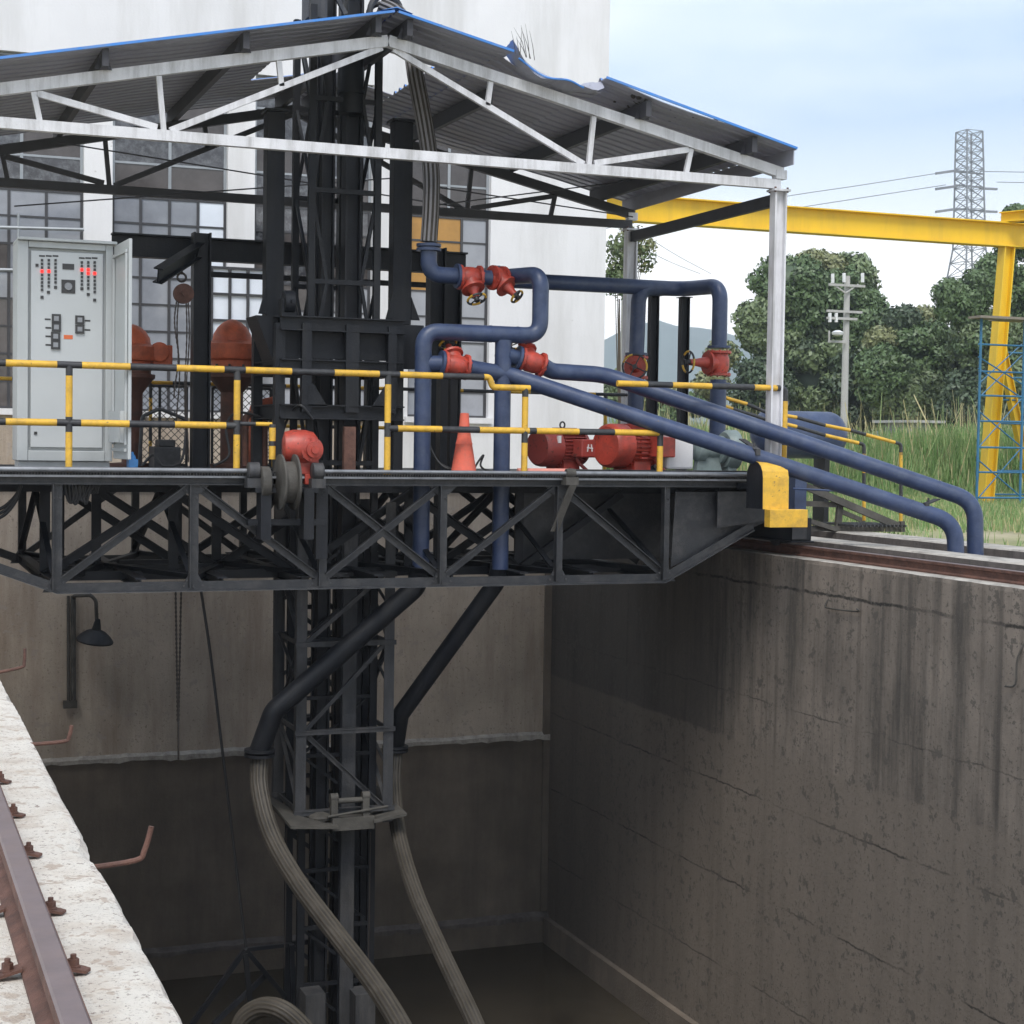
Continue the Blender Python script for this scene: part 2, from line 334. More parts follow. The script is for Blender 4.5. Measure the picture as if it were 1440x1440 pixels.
# left wall whose top carries the near rail (crumbled edge)
m = MB(); NY = 620; y0, y1 = -8., 22.6; cols = [-1.6, -.6, 0., .35, .52, .585, .612, .63]
nz1 = np.cumsum(rng.normal(0, .0025, NY+1)); nz1 -= np.linspace(nz1[0], nz1[-1], NY+1); nz1 = np.clip(nz1, -.008, .008)
vs = []
for i in range(NY+1):
    y = y0+(y1-y0)*(i/NY)**1.0; j = rng.normal(0, .0022)+nz1[i]*.7-(rng.random() < .05)*.008
    chip = max(0, 1-abs(y-4.95)/.16)*.035+max(0, 1-abs(y-7.9)/.12)*.02
    for k, x in enumerate(cols):
        z = 0 + (rng.normal(0, .0012) if 0 < k < 6 else 0); xx = x
        if k == 5: z = -.002; xx = x+j*.5-chip
        if k == 6: z = -.010+rng.normal(0, .002); xx = x+j-chip
        if k == 7: z = -.045; xx = x+j*.6-chip*.5
        vs.append((xx, y, z))
    vs.append((.63, y, -7))
C = len(cols)+1
m.add(vs, [(i*C+k, i*C+k+1, (i+1)*C+k+1, (i+1)*C+k) for i in range(NY) for k in range(C-1)])
m.add([(-1.6, y0, 0), (-1.6, y0, -7), (-1.6, y1, -7), (-1.6, y1, 0), (.63, y0, 0), (.63, y0, -7), (.63, y1, -7), (.63, y1, 0)], [(0, 1, 2, 3), (0, 4, 5, 1), (3, 2, 6, 7)])
tag(m.build('concrete_wall', 'concrete_left'), 'pale sunlit concrete wall top carrying the near rusty rail, chipped along its edge', 'wall')
# right wall
m = MB(); vs = []; NY = 200
for i in range(NY+1):
    y = -8+(YB+8)*i/NY; j = rng.normal(0, .006); vs += [(9.75, y, 0), (XR+.03, y, 0), (XR+.004+j*.5, y, -.012+j*.3), (XR, y, -.05), (XR, y, -7)]
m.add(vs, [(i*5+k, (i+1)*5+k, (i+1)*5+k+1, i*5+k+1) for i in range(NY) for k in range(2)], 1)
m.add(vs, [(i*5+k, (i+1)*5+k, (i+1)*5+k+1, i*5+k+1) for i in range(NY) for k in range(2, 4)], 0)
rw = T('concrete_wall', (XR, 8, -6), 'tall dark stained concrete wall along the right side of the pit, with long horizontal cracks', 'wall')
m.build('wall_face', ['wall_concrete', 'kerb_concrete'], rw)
m = MB(); m.box((XR-.09, -8, ZW-.5), (XR-.001, YB-.13, -5.78)); m.build('footing', 'far_low_concrete', rw)
# far wall: pale band on top, ledge, dark band, second ledge
fw = T('concrete_wall', (5, YB, -6), 'far end wall of the pit, pale brown above a rough ledge and black with damp below', 'wall')
m = MB(); m.box((-1.6, YB, -3.12), (XR+.4, YB+.55, .52)); m.box((-1.6, YB-.05, .522), (XR+.4, YB+.6, .60)); m.build('upper_band', 'far_concrete', fw)
def rough_ledge(z, d, h, name, mat, yy=YB):
    m = MB(); n = 90; vs = []
    for i in range(n+1):
        x = XL+(XR-XL)*i/n; a = rng.normal(0, .005)+.012*math.sin(x*2.3)*math.sin(x*.9); b = rng.normal(0, .01)
        vs += [(x, yy-.001, z+h+a*.8), (x, yy-d+b*.7, z+h*.6+a), (x, yy-d+b*.7, z+b), (x, yy-.001, z-.004)]
    m.add(vs, [(i*4+k, i*4+k+1, (i+1)*4+k+1, (i+1)*4+k) for i in range(n) for k in range(3)]); m.build(name, mat, fw)
m = MB(); m.box((-1.6, YB-.002, -5.72), (XR+.4, YB+.55, -3.125)); m.build('middle_band', 'far_low_concrete', fw)
rough_ledge(-3.15, .06, .10, 'ledge', 'ledge_concrete'); rough_ledge(-5.82, .12, .10, 'ledge', 'kerb_side')
m = MB(); m.box((-1.6, YB-.1, -7), (XR+.4, YB+.55, -5.8)); m.build('lower_band', 'far_low_concrete', fw)
# strip of dark concrete standing in for the shadow gap in the corner
m = MB(); m.box((XR-.10, YB-.06, -5.7), (XR-.002, YB-.003, -.05)); m.build('corner_shade_strip', 'far_low_concrete', fw)
# kerbs and trench right of the rail
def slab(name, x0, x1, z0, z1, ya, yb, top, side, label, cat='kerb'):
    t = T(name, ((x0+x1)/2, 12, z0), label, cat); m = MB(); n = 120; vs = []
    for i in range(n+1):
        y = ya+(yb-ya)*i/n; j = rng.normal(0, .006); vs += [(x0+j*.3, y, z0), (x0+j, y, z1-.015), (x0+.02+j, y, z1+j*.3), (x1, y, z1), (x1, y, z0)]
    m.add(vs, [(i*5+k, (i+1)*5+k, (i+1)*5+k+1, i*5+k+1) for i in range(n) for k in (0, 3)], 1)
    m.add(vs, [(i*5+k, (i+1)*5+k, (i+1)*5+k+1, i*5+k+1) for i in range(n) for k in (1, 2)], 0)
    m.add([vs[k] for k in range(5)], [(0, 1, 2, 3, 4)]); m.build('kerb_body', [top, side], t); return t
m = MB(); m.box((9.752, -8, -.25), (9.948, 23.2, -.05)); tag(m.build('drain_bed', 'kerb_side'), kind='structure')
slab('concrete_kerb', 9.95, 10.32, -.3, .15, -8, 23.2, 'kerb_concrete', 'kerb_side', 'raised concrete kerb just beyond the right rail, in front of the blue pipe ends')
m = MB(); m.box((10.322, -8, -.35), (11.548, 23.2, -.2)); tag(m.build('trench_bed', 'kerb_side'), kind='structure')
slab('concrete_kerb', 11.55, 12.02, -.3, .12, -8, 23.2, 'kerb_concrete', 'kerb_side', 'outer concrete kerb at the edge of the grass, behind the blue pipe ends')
# rails
def rail(xc, ztop, label, ya, yb, bright):
    t = T('steel_rail', (xc, (ya+yb)/2, 0), label, 'rail'); h = ztop
    def ext(poly, mat, name, mi=None):
        m = MB(); m.prism([(x+xc, ya, z) for x, z in poly], (0, yb-ya, 0)); return m.build(name, mat, t)
    ext([(-.029, h-.006), (-.029, h-.03), (-.01, h-.04), (-.009, .03), (-.04, .016), (-.04, .002), (.04, .002), (.04, .016), (.009, .03), (.01, h-.04), (.029, h-.03), (.029, h-.006)], 'rust', 'rail_section')
    ext([(-.027, h-.006), (-.022, h), (.022, h), (.027, h-.006)], 'rail_top', 'rail_head')
    return t
r1 = rail(.362, .12, 'rusty steel rail bolted down on the pale concrete in the lower left corner', -8, 22.5, True)
def clip(y, sgn):
    x = .362+sgn*.07; m = MB()
    o = Vector((x, y, 0)); a = .028
    m.prism([(x-sgn*.03, y-.022, .018), (x+sgn*.025, y-.021, .004), (x+sgn*.038, y, .004), (x+sgn*.025, y+.021, .004), (x-sgn*.03, y+.022, .018)], (0, 0, .007))
    c = m.build('rail_clip', 'rust', r1)
    m = MB(); m.lathe((x, y, .015), (0, 0, 1), [(0, .016), (.005, .016), (.006, .013), (.02, .013)], 6, sm=False); m.lathe((x, y, .035), (0, 0, 1), [(0, .007), (.01, .007)], 10)
    b = m.build('bolt', 'rust', c)
for (px, py, sg) in ((120, 1362, 1), (88, 1280, 1), (60, 1200, 1), (34, 1145, 1), (14, 1098, 1), (30, 1368, -1), (8, 1283, -1)):
    clip(at(px, py, Z=.01).y, sg)
y = at(14, 1098, Z=.01).y
for k in range(1, 9): clip(y+.62*k, 1)
rail(9.57, .12, 'rusty rail on top of the right pit wall with a worn shiny head', -8, 23, True)
# rebar hooks on the left wall
for (x0, y0_, pts, lab) in ((145, 1217, [(145, 1217), (190, 1210), (203, 1196), (213, 1162)], 'bent rusty rebar hook sticking out of the pale wall edge, nearest of the three'),
                         (52, 1046, [(52, 1046), (88, 1043), (97, 1036), (101, 1020)], 'bent rusty rebar hook sticking out of the pale wall edge, middle one'),
                         (0, 946, [(-6, 946), (28, 939), (34, 932), (35, 912)], 'bent rusty rebar hook sticking out of the pale wall edge, farthest of the three')):
    Yh = at(x0, y0_, X=.63).y
    q = [P(a, b, Yh) for a, b in pts]; q[0] = q[0]+(q[0]-q[1]).normalized()*.06
    m = MB(); m.tube(smooth(q, 5), .008, 8); tag(m.build('rebar_hook', 'rust'), lab, 'rebar hook', 'rebar hooks on the near wall')
for pts, lab in (([(1162, 838), (1160, 852), (1170, 856), (1206, 860), (1207, 856)], 'thin bent bar on the right pit wall, just below its top crack, far one'),
                 ([(1439, 895), (1431, 925), (1428, 962), (1416, 965)], 'thin bent bar hanging on the right pit wall at the picture edge, near one')):
    q = [at(a, b, X=XR-.03) for a, b in pts]; q[0].x = XR+.03; q[-1].x = XR-.05
    m = MB(); m.tube(smooth(q, 4), .009, 6); tag(m.build('rebar_hook', 'mud_steel'), lab, 'rebar hook', 'rebar hooks on the right wall')
# hills
def hill(pts, Y, dy, label_):
    m = MB(); n = len(pts); vs = []
    for a, b in pts:
        p = P(a, b, Y); vs += [(p.x, Y-dy, -1), (p.x, Y, p.z), (p.x, Y+dy, -1)]
    m.add(vs, [(i*3+k, (i+1)*3+k, (i+1)*3+k+1, i*3+k+1) for i in range(n-1) for k in (0, 1)], 0, True)
    tag(m.build('hills', 'hill'), kind='structure')
hp = [(-300, 560), (300, 540), (700, 520), (800, 500), (850, 478), (880, 462), (905, 455), (925, 450), (950, 458), (985, 461), (1010, 465), (1060, 480), (1150, 510), (1300, 540), (1700, 560)]
hill([(a, b) for a, b in hp], 1500, 500, 'hill')
# ================================================================ BUILDING
YG = 24.6
bl = T('white_building', (4, YG, 0), 'large white industrial building with tall dark window bays behind the canopy', 'building')
bx = lambda px, py=330: P(px, py, YG).x
bays = [(-150, 118), (158, 320), (358, 524), (576, 690)]
zt, zb = P(0, 70, YG).z, P(690, 588, YG).z
x_r = bx(853, 300); x_l = -7.
edges = [x_l]+[bx(p) for b in bays for p in b]+[x_r]
m = MB(); H = 13.
for i in range(0, len(edges), 2): m.box((edges[i], YG, 0), (edges[i+1], YG+.35, H))
m.box((x_l, YG+.002, zt), (x_r-.002, YG+.348, H-.002)); m.box((x_l, YG+.002, 0), (x_r-.002, YG+.348, zb))
m.box((x_l, YG+.351, 0), (x_l+.3, YG+14, H)); m.box((x_r-.3, YG+.351, 0), (x_r, YG+14, H)); m.box((x_l, YG+14, 0), (x_r, YG+14.3, H))
m.build('wall', 'building_white', bl)
m = MB(); m.box((x_l-.1, YG-.1, H), (x_r+.1, YG+14.4, H+.3)); m.build('roof', 'building_white', bl)
def pane_mat(px, py):
    if px > 575: return 'pane_orange' if (625 < px < 655 or px < 600) and py < 420 else ('pane_mid' if py > 290 else 'pane_brown')
    if 285 < px < 372 and 375 < py < 520: return 'pane_sky_bright'
    if 285 < px < 322 and 292 < py < 345: return 'pane_sky_bright'
    if 160 < px < 265 and 283 < py < 338: return 'pane_mid'
    if 160 < px < 275 and 350 < py: return 'pane_mid'
    if px < 118 and 275 < py < 345: return 'pane_mid'
    if px < 158 and py > 345: return 'pane_brown' if random.random() < .6 else 'pane_mid'
    if py > 420: return 'pane_mid'
    return random.choice(['pane_leaf_reflect', 'pane_leaf_reflect', 'pane_brown'])
for bi, (pa, pb) in enumerate(bays):
    xa, xb = bx(pa), bx(pb); zm_ = P(300, 281, YG).z; fo = None; groups = {}
    for za, zb_, nx, nzr, fr, fm in ((zm_, zt, 2, 4, .022, 'frame_metal'), (zb, zm_-.003, 4 if pb-pa > 130 else 3, 8, .020, 'frame_dark')):
        if bi == 0: nx += 1
        m = MB()
        for k in range(nx+1):
            x = xa+(xb-xa)*k/nx; x = min(max(x, xa+fr), xb-fr); m.box((x-fr, YG+.10, za), (x+fr, YG+.15, zb_))
        for k in range(nzr+1):
            z = za+(zb_-za)*k/nzr; z = min(max(z, min(za, zb_)+fr), max(za, zb_)-fr); m.box((xa+.001, YG+.108, z-fr*.7), (xb-.001, YG+.142, z+fr*.7))
        fo = m.build('window', fm, bl)
        groups = {}
        for i in range(nx):
            for j in range(nzr):
                x0 = xa+(xb-xa)*i/nx; x1 = xa+(xb-xa)*(i+1)/nx; z0, z1 = sorted((za+(zb_-za)*j/nzr, za+(zb_-za)*(j+1)/nzr))
                c = ((x0+x1)/2, YG, (z0+z1)/2); v = Vector(c)-CAM
                cx = XC*v.x+YC*v.y+ZC*v.z; px = 720+FPX*cx.x/cx.z; py = 720+FPX*cx.y/cx.z
                groups.setdefault(pane_mat(px, py), []).append((x0, x1, z0, z1))
        for mt, rs in groups.items():
            m = MB()
            for x0, x1, z0, z1 in rs:
                j = random.uniform(-.002, .002); m.box((x0+.004, YG+.12+j, z0+.004), (x1-.004, YG+.128+j, z1-.004))
            m.build('glass', mt, fo)
m = MB(); m.box((x_l+.01, YG-.03, .0), (bx(524), YG-.002, zb-.092)); m.build('dado', 'far_concrete', bl)
m = MB(True)
for pa, pb in bays: m.box((bx(pa)-.05, YG-.09, zb-.09), (bx(pb)+.05, YG+.09, zb-.002))
m.build('sill', 'building_white', bl)
m = MB(); m.box((bx(88), YG-.5, zb-1.4), (bx(120), YG-.44, zb-.2)); 
m = MB(); y0w = YG-.04; xw0, xw1, zw0, zw1 = bx(296, 450), P(372, 450, YG).x, P(330, 525, YG).z, P(330, 378, YG).z
for k in range(4): x = xw0+(xw1-xw0)*k/3; m.box((x-.02, y0w-.05, zw0), (x+.02, y0w+.03, zw1))
for k in range(5): z = zw0+(zw1-zw0)*k/4; m.box((xw0-.019, y0w-.045, z-.018), (xw1+.019, y0w+.025, z+.018))
wf = m.build('window', 'frame_dark', bl); m = MB(); m.box((xw0, y0w-.01, zw0), (xw1, y0w, zw1)); m.build('glass', 'pane_sky_bright', wf)
m = MB(True)    # handrail inside the windows seen at left
tb = [P(-60, 318, YG-.12), P(118, 323, YG-.12)]
m.tube(tb, .025, 8); m.tube([P(-60, 378, YG-.12), P(30, 380, YG-.12)], .025, 8); m.tube([P(26, 300, YG-.12), P(26, 440, YG-.12)], .02, 8)
m.build('window_bar', 'frame_metal', bl)
# ================================================================ MACHINE BRIDGE
YF, YR = 16.0, 19.7; ZD = .85; ZT0, ZB = .84, -.22
Xp = lambda px, Y=YF, py=745: P(px, py, Y).x
XA, XZ = .05, 9.55        # ends of the bridge
nodes = [Xp(p) for p in (80, 272, 453, 622, 785, 935)]
br = T('travelling_bridge', (4.8, YF, ZB), 'black steel lattice bridge on rails spanning the pit, carrying the canopy and pipework', 'bridge crane')
def truss(Y, n=(0, 1, 0), mat='truss_steel', name='truss_member'):
    m = MB(True); t = 1
    tc_ = .09
    m.ibar((XA, Y, ZT0-.05), (XZ-.25, Y, ZT0-.05), .09, .12)
    m.bar((nodes[0], Y, ZB), (nodes[-1], Y, ZB), .085, .012); m.bar((nodes[0], Y, ZB-.045), (nodes[-1], Y, ZB-.045), .012, .14, on=.02)
    if Y == YF:
        e = MB(True); e.bar((nodes[0], Y-.046, ZB-.047), (nodes[-1], Y-.046, ZB-.047), .012, .006); e.bar((nodes[0], Y-.046, ZB-.047), (XA+.15, Y-.046, .283), .012, .006); e.bar((nodes[-1], Y-.046, ZB-.047), (XZ-.55, Y-.046, .283), .012, .006); e.build('worn_edge', 'grey_steel', br)
    for a, b in ((nodes[0], XA+.15), (nodes[-1], XZ-.55)):
        m.bar((a, Y, ZB), (b, Y, .33), .085, .012); m.bar((a, Y, ZB-.045), (b, Y, .285), .012, .14, on=.02)
    for x in nodes:
        m.bar((x, Y-.004, ZB-.03), (x, Y-.004, ZT0-.095), .095, .012); m.bar((x-.042, Y-.045, ZB-.02), (x-.042, Y-.045, ZT0-.095), .01, .07)
        m.prism([(x-.13, Y-.012, ZB-.04), (x+.13, Y-.012, ZB-.04), (x+.05, Y-.012, ZB+.1), (x-.05, Y-.012, ZB+.1)], (0, .008, 0))
    if Y == YF:
        g = MB(True)
        for x in nodes:
            for dx, dz in ((-.09, .0), (.09, .0), (-.06, .05), (.06, .05), (0, -.01), (-.03, 1.0-.16), (.03, 1.0-.16)): g.cyl((x+dx, Y-.012, ZB+dz), (x+dx, Y-.024, ZB+dz), .011, 6)
        g.build('bolt', 'dusty_steel', br)
        g = MB(True)
        for x in nodes[1:5]: g.prism([(x-.15, Y-.011, ZT0-.096), (x+.15, Y-.011, ZT0-.096), (x+.06, Y-.011, ZT0-.18), (x-.06, Y-.011, ZT0-.18)], (0, .006, 0))
        g.build('gusset_plate', 'truss_steel', br)
    zu, zl = ZT0-.12, ZB+.07
    D = [(0, 1, 'u'), (1, 2, 'd'), (2, 3, 'u'), (2, 3, 'd'), (3, 4, 'u'), (4, 5, 'd')]
    for k, (i, j, s) in enumerate(D):
        a = (nodes[i]+.05, Y+.012*(k % 2)+.012, zl if s == 'u' else zu); b = (nodes[j]-.05, Y+.012*(k % 2)+.012, zu if s == 'u' else zl)
        m.lbar(a, b, .075, .01)
    return m.build(name, mat, br)
truss(YF); truss(YR)
def inner(Y, ph):
    m = MB(True); zu, zl = ZT0-.2, ZB+.03
    m.bar((nodes[0], Y, ZB+.02), (nodes[-1], Y, ZB+.02), .09, .09); m.bar((XA+.2, Y, zu+.06), (XZ-.4, Y, zu+.06), .12, .09)
    for i in range(5):
        a, b = nodes[i]+ph, nodes[i+1]+ph
        if (i+(ph > 0)) % 2: m.lbar((a, Y, zu), (b, Y, zl), .09)
        else: m.lbar((a, Y, zl), (b, Y, zu), .09)
        m.bar((a, Y+.02, zl), (a, Y+.02, zu), .1, .03)
    return m.build('inner_member', 'black_steel', br)
inner(17.1, .0); inner(17.9, .6); inner(18.6, .3)
m = MB(True)
for x in np.linspace(nodes[0], nodes[-1], 9):
    m.ibar((x, YF+.08, ZB+.02), (x, YR-.08, ZB+.02), .10, .1, n=(1, 0, 0))
for i in range(5):     # lower wind bracing and cross-frames
    a, b = nodes[i], nodes[i+1]; m.lbar((a, YF+.08, ZB+.08), (b, YR-.08, ZB+.08), .07, .01, n=(0, 0, 1)); m.lbar((b, YF+.08, ZB+.1), (a, YR-.08, ZB+.1), .07, .01, n=(0, 0, 1))
for x in nodes:
    m.lbar((x, YF+.08, ZB+.1), (x, 17.8, ZT0-.25), .07, .01, n=(1, 0, 0)); m.lbar((x, YR-.08, ZB+.1), (x, 17.9, ZT0-.25), .07, .01, n=(1, 0, 0))
m.build('cross_frame', 'black_steel', br)
# chequer-plate deck with an opening round the mast
MX0, MX1 = P(385, 700, 17.3).x, P(560, 700, 17.3).x
m = MB()
for a, b in (((XA, YF-.06, ZD-.02), (MX0, YR+.1, ZD+.01)), ((MX1, YF-.06, ZD-.02), (XZ-.2, YR+.1, ZD+.01)), ((MX0, YF-.06, ZD-.02), (MX1, 16.8, ZD+.01)), ((MX0, 18.4, ZD-.02), (MX1, YR+.1, ZD+.01))): m.box(a, b)
m.build('deck', 'black_steel', br)
m = MB(); m.box((XA, YF-.10, ZD-.035), (XZ-.35, YF-.062, ZD-.015)); m.build('deck_edge', 'grey_steel', br)
m = MB()                      # grating strip
for x in np.arange(XA, XZ-.4, .028): m.box((x, YF-.09, ZD-.012), (x+.012, YF-.065, ZD+.022))
m.box((XA, YF-.095, ZD+.023), (XZ-.4, YF-.062, ZD+.03)); m.build('grating', 'dusty_steel', br)
# end plates, plus an added dark backing sheet
m = MB(True); xe = Xp(1008, py=700)
m.prism([(xe, YF-.02, ZT0-.14), (xe, YF-.02, P(1008, 742).z), (XZ-.55, YF-.02, .36), (XZ-.3, YF-.02, .40), (XZ-.3, YF-.02, ZT0-.14)], (0, .012, 0))
m.prism([(Xp(955), YF+.1, ZT0-.15), (Xp(950), YF+.1, ZB+.1), (XZ-.3, YF+.1, .38), (XZ-.3, YF+.1, ZT0-.15)], (0, .012, 0))
m.prism([(Xp(800), YF+1.4, ZT0-.15), (Xp(800), YF+1.4, ZB+.1), (XZ-.3, YF+1.4, ZB+.1), (XZ-.3, YF+1.4, ZT0-.15)], (0, .012, 0))  # dark sheet added behind the right bays in place of bracing and dark pit
m.build('end_and_backing_plate', 'truss_steel', br)
# end carriages on both rails
for xc in (9.55, .36):
    s = 1 if xc > 5 else -1
    m = MB(); xo = .09 if xc > 5 else .12; m.box((xc+xo-.24, 15.83, .17), (xc+xo, 20.4, .42)); m.box((xc+xo-.27, 15.81, .15), (xc+xo+.03, 20.42, .168)); m.box((xc-.22, 16.2, .42), (xc-.12, 20.2, .80))
    c = m.build('end_carriage', 'black_steel', br, bevel=.006)
    m = MB()
    for yy in (16.3, 20.0):
        m.lathe((xc-.09, yy, .23), (1, 0, 0), [(0, .14), (.02, .14), (.021, .11), (.10, .11), (.101, .14), (.12, .14)], 24)
    m.build('wheel', 'dusty_steel', c)
m = MB()
for y_ in (15.36,): m.box((P(1114, 755, 15.8).x, 15.798, .19), (P(1134, 755, 15.8).x, 15.809, .40))
m.build('buffer_plate', 'dusty_steel', br)
# yellow chain guard
YGd = 15.36
xa, xb = P(1072, 690, YGd).x, P(1108, 690, YGd).x; zt_ = P(1088, 649, YGd).z; zm = P(1100, 716, YGd).z; zl = P(1100, 741, YGd).z
gd = T('chain_guard', ((xa+xb)/2, YGd, zl), 'bright yellow sheet metal chain guard at the right end of the bridge', 'guard')
prof = []; r_ = .17
for k in range(9):
    a = math.pi*k/8; prof.append((YGd+.16-r_*math.cos(a)*1.0, zt_-r_+r_*math.sin(a)))
prof = [(YGd-.02, zm)]+prof
m = MB(); T_ = .008
for i in range(len(prof)-1):
    (ya, za), (yb, zb_) = prof[i], prof[i+1]
    m.add([(xa, ya, za), (xb, ya, za), (xb, yb, zb_), (xa, yb, zb_)], [(0, 1, 2, 3)])
o = m.build('guard_sheet', 'yellow', gd); md = o.modifiers.new('s', 'SOLIDIFY'); md.thickness = .01
m = MB(); m.prism([(xa-.006, y, z) for y, z in prof]+[(xa-.006, YGd+.33, zm)], (.004, 0, 0)); m.build('side_plate', 'black_steel', gd)
xq = P(1136, 730, YGd-.12).x
m = MB(); m.box((xa+.03, YGd-.12, zl), (xq, YGd-.0, zm)); m.build('lower_box', 'yellow', gd, bevel=.006)
m = MB(); m.box((xa+.02, YGd+.30, zt_-.30), (xa+.10, 15.95, zt_-.24)); m.build('support_arm', 'black_steel', gd)
# drive shaft with bearings
zs = P(600, 664, 15.86).z
def shaftpx(a, b, r, name, lab):
    m = MB(); m.cyl((P(a, 664, 15.86).x, 15.86, zs), (P(b, 664, 15.86).x, 15.86, zs), r, 12); o = m.build(name, 'grey_steel')
    return tag(o, lab, 'shaft', 'drive shafts along the deck edge')
shaftpx(-110, 362, .024, 'drive_shaft', 'long grey drive shaft along the deck edge, left of the winch')
shaftpx(450, 798, .02, 'drive_shaft', 'thin grey drive shaft along the deck edge between the winch and the middle coupling')
shaftpx(803, 1076, .026, 'drive_shaft', 'thicker grey drive shaft running from the middle coupling to the yellow guard')
m = MB(); q = P(802, 672, 15.86); m.box((q.x-.07, 15.80, zs-.12), (q.x+.07, 15.94, zs-.04)); m.lathe((q.x-.05, 15.86, zs), (1, 0, 0), [(0, .045), (.03, .05), (.07, .05), (.1, .045)], 16)
m.prism([(q.x-.03, 15.8, zs-.12), (q.x-.16, 15.97, ZB+.5), (q.x-.08, 15.97, ZB+.5), (q.x+.05, 15.8, zs-.12)], (0, .02, 0))
tag(m.build('shaft_bearing', 'mud_steel'), 'dirty shaft bearing block at the middle of the deck edge', 'bearing')
# winch drive: bearings, discs, red gear motor, hanger
wn = T('winch_drive', (P(405, 700, 15.8).x, 15.8, .5), 'winch with grey sheaves and bearing blocks hung on the front of the deck', 'winch')
for px in (357, 447):
    m = MB(); q = P(px, 667, 15.8); m.lathe((q.x-.06, 15.82, zs), (1, 0, 0), [(0, .06), (.01, .085), (.11, .085), (.12, .06)], 20); m.box((q.x-.07, 15.76, zs-.16), (q.x+.07, 15.9, zs-.07))
    m.build('bearing', 'dusty_steel', wn)
zc = P(400, 678, 15.8).z
for px, rr, wd in ((372, .15, .09), (394, .27, .03), (414, .27, .03), (404, .2, .13)):
    q = P(px, 678, 15.8); m = MB(); m.lathe((q.x-wd/2, 15.8, zc), (1, 0, 0), [(0, rr*.3), (.0, rr*.94), (.006, rr), (wd-.006, rr), (wd, rr*.94), (wd, rr*.3)], 36)
    m.build('sheave', 'mud_steel' if rr > .1 else 'dusty_steel', wn)
m = MB()
for px in (372, 432): q = P(px, 700, 15.8); m.box((q.x-.05, 15.72, zc-.55), (q.x+.05, 15.93, zc-.06)); m.box((q.x-.1, 15.74, zc-.1), (q.x+.1, 15.95, zc-.055))
m.box((P(345, 700).x, 15.85, zc-.42), (P(455, 700).x, 15.94, zc-.36)); m.box((P(440, 700).x, 15.86, zc-.75), (P(456, 700).x, 15.95, ZD-.1)); m.build('hanger', 'black_steel', wn)
q = P(427, 632, 15.95)
gm = T('gear_motor', (q.x, 15.95, ZD), 'bright red gear motor beside the winch sheaves on the deck edge', 'motor')
m = MB(); m.lathe((q.x-.20, 16.0, q.z+.02), (1, -.15, 0), [(0, .08), (.02, .15), (.1, .17), (.22, .17), (.3, .15), (.34, .10)], 24); m.lathe((q.x+.02, 15.99, q.z), (.25, -1, 0), [(0, .12), (.16, .12), (.165, .08), (.2, .08), (.205, .04), (.22, .04)], 24)
m.build('gear_case', 'red_paint', gm)
m = MB(); m.box((q.x-.06, 15.9, q.z-.24), (q.x+.14, 16.05, q.z-.1)); m.box((q.x+.0, 15.88, q.z-.34), (q.x+.13, 16.0, q.z-.24)); m.build('motor_foot', 'red_paint', gm, bevel=.006)
m = MB()
for k in range(8):
    a = 2*math.pi*k/8; m.cyl((q.x+.04+math.cos(a)*.1, 15.83, q.z+math.sin(a)*.1), (q.x+.04+math.cos(a)*.1, 15.815, q.z+math.sin(a)*.1), .012, 6)
m.build('bolt', 'red_paint', gm)
# ================================================================ RAILINGS
def banded(m, pts, r, bands, n=10):     # bands = list of lengths fractions alternation handled by caller
    pts = [Vector(p) for p in pts]; m.tube(pts, r, n, mf=lambda i: bands[min(i, len(bands)-1)])
def px_bar(m, xs_, y_of, Y, r, startyellow):
    pts = [P(x, y_of(x), Y) for x in xs_]; z = sum(p.z for p in pts)/len(pts)
    pts = [Vector((p.x, Y, z)) for p in pts]; banded(m, pts, r, [(0 if (i % 2 == 0) == startyellow else 1) for i in range(len(pts)-1)]); return z
RY = 15.98; RR = .033
rl = T('guard_railing', (3, RY, ZD), 'yellow and black banded guard railing along the front deck edge, left and middle', 'railing')
m = MB()
zt1 = P(300, 519, RY).z; zt2 = P(300, 598, RY).z
def hbar(m, pxs, z, Y, first, r=RR, refy=520):
    pts = [Vector((P(x, refy, Y).x, Y, z)) for x in pxs]; banded(m, pts, r, [(0 if (i % 2 == 0) == first else 1) for i in range(len(pts)-1)])
hbar(m, [-85, -55, 8, 80, 115, 183, 248, 315, 345, 410, 470, 533, 562, 622, 680], zt1, RY, True)
p0 = Vector((P(680, 538, RY).x, RY, zt1)); p1 = p0+Vector((.06, 0, 0)); p2 = p1+Vector((.04, 0, -.1)); 
m.tube(fillet([p0, p1, p2, p2+Vector((.08, 0, 0)), Vector((P(745, 552, RY).x, RY, p2.z))], .04, 5), RR, 10)
hbar(m, [-85, -55, 8, 80, 114, 182, 246, 318, 333], zt2, RY, True)
hbar(m, [547, 560, 622, 675, 745, 755, 815, 865, 928], zt2, RY, False)
hbar(m, [335, 360, 383], zt2+.02, RY+.01, False, r=.02)
m.build('rail', ['yellow', 'rail_black'], rl)
def post(px, ztop, ref, zbot=ZD, Y=RY, parent=rl, r=RR, bands=(.0, .28, .36, .58, .66, 1)):
    x = P(px, ref, Y).x; h = ztop-zbot; m = MB()
    fr = [0, .38, .48, .52, .90, 1.0]
    pts = [Vector((x, Y, zbot+h*f)) for f in fr]; banded(m, pts, r, [0, 1, 1, 0, 1]); m.lathe((x, Y, zbot), (0, 0, 1), [(0, .03), (.05, .03), (.07, r)], 10); return m.build('post', ['yellow', 'rail_black'], parent)
for px in (97, 333, 545): post(px, zt1, 600)
post(738, p2.z, 600); post(-80, zt1, 600)
for px in (383,): post(px, zt2+.02, 620, zbot=zt2-.32)
x928 = P(928, 640, RY).x
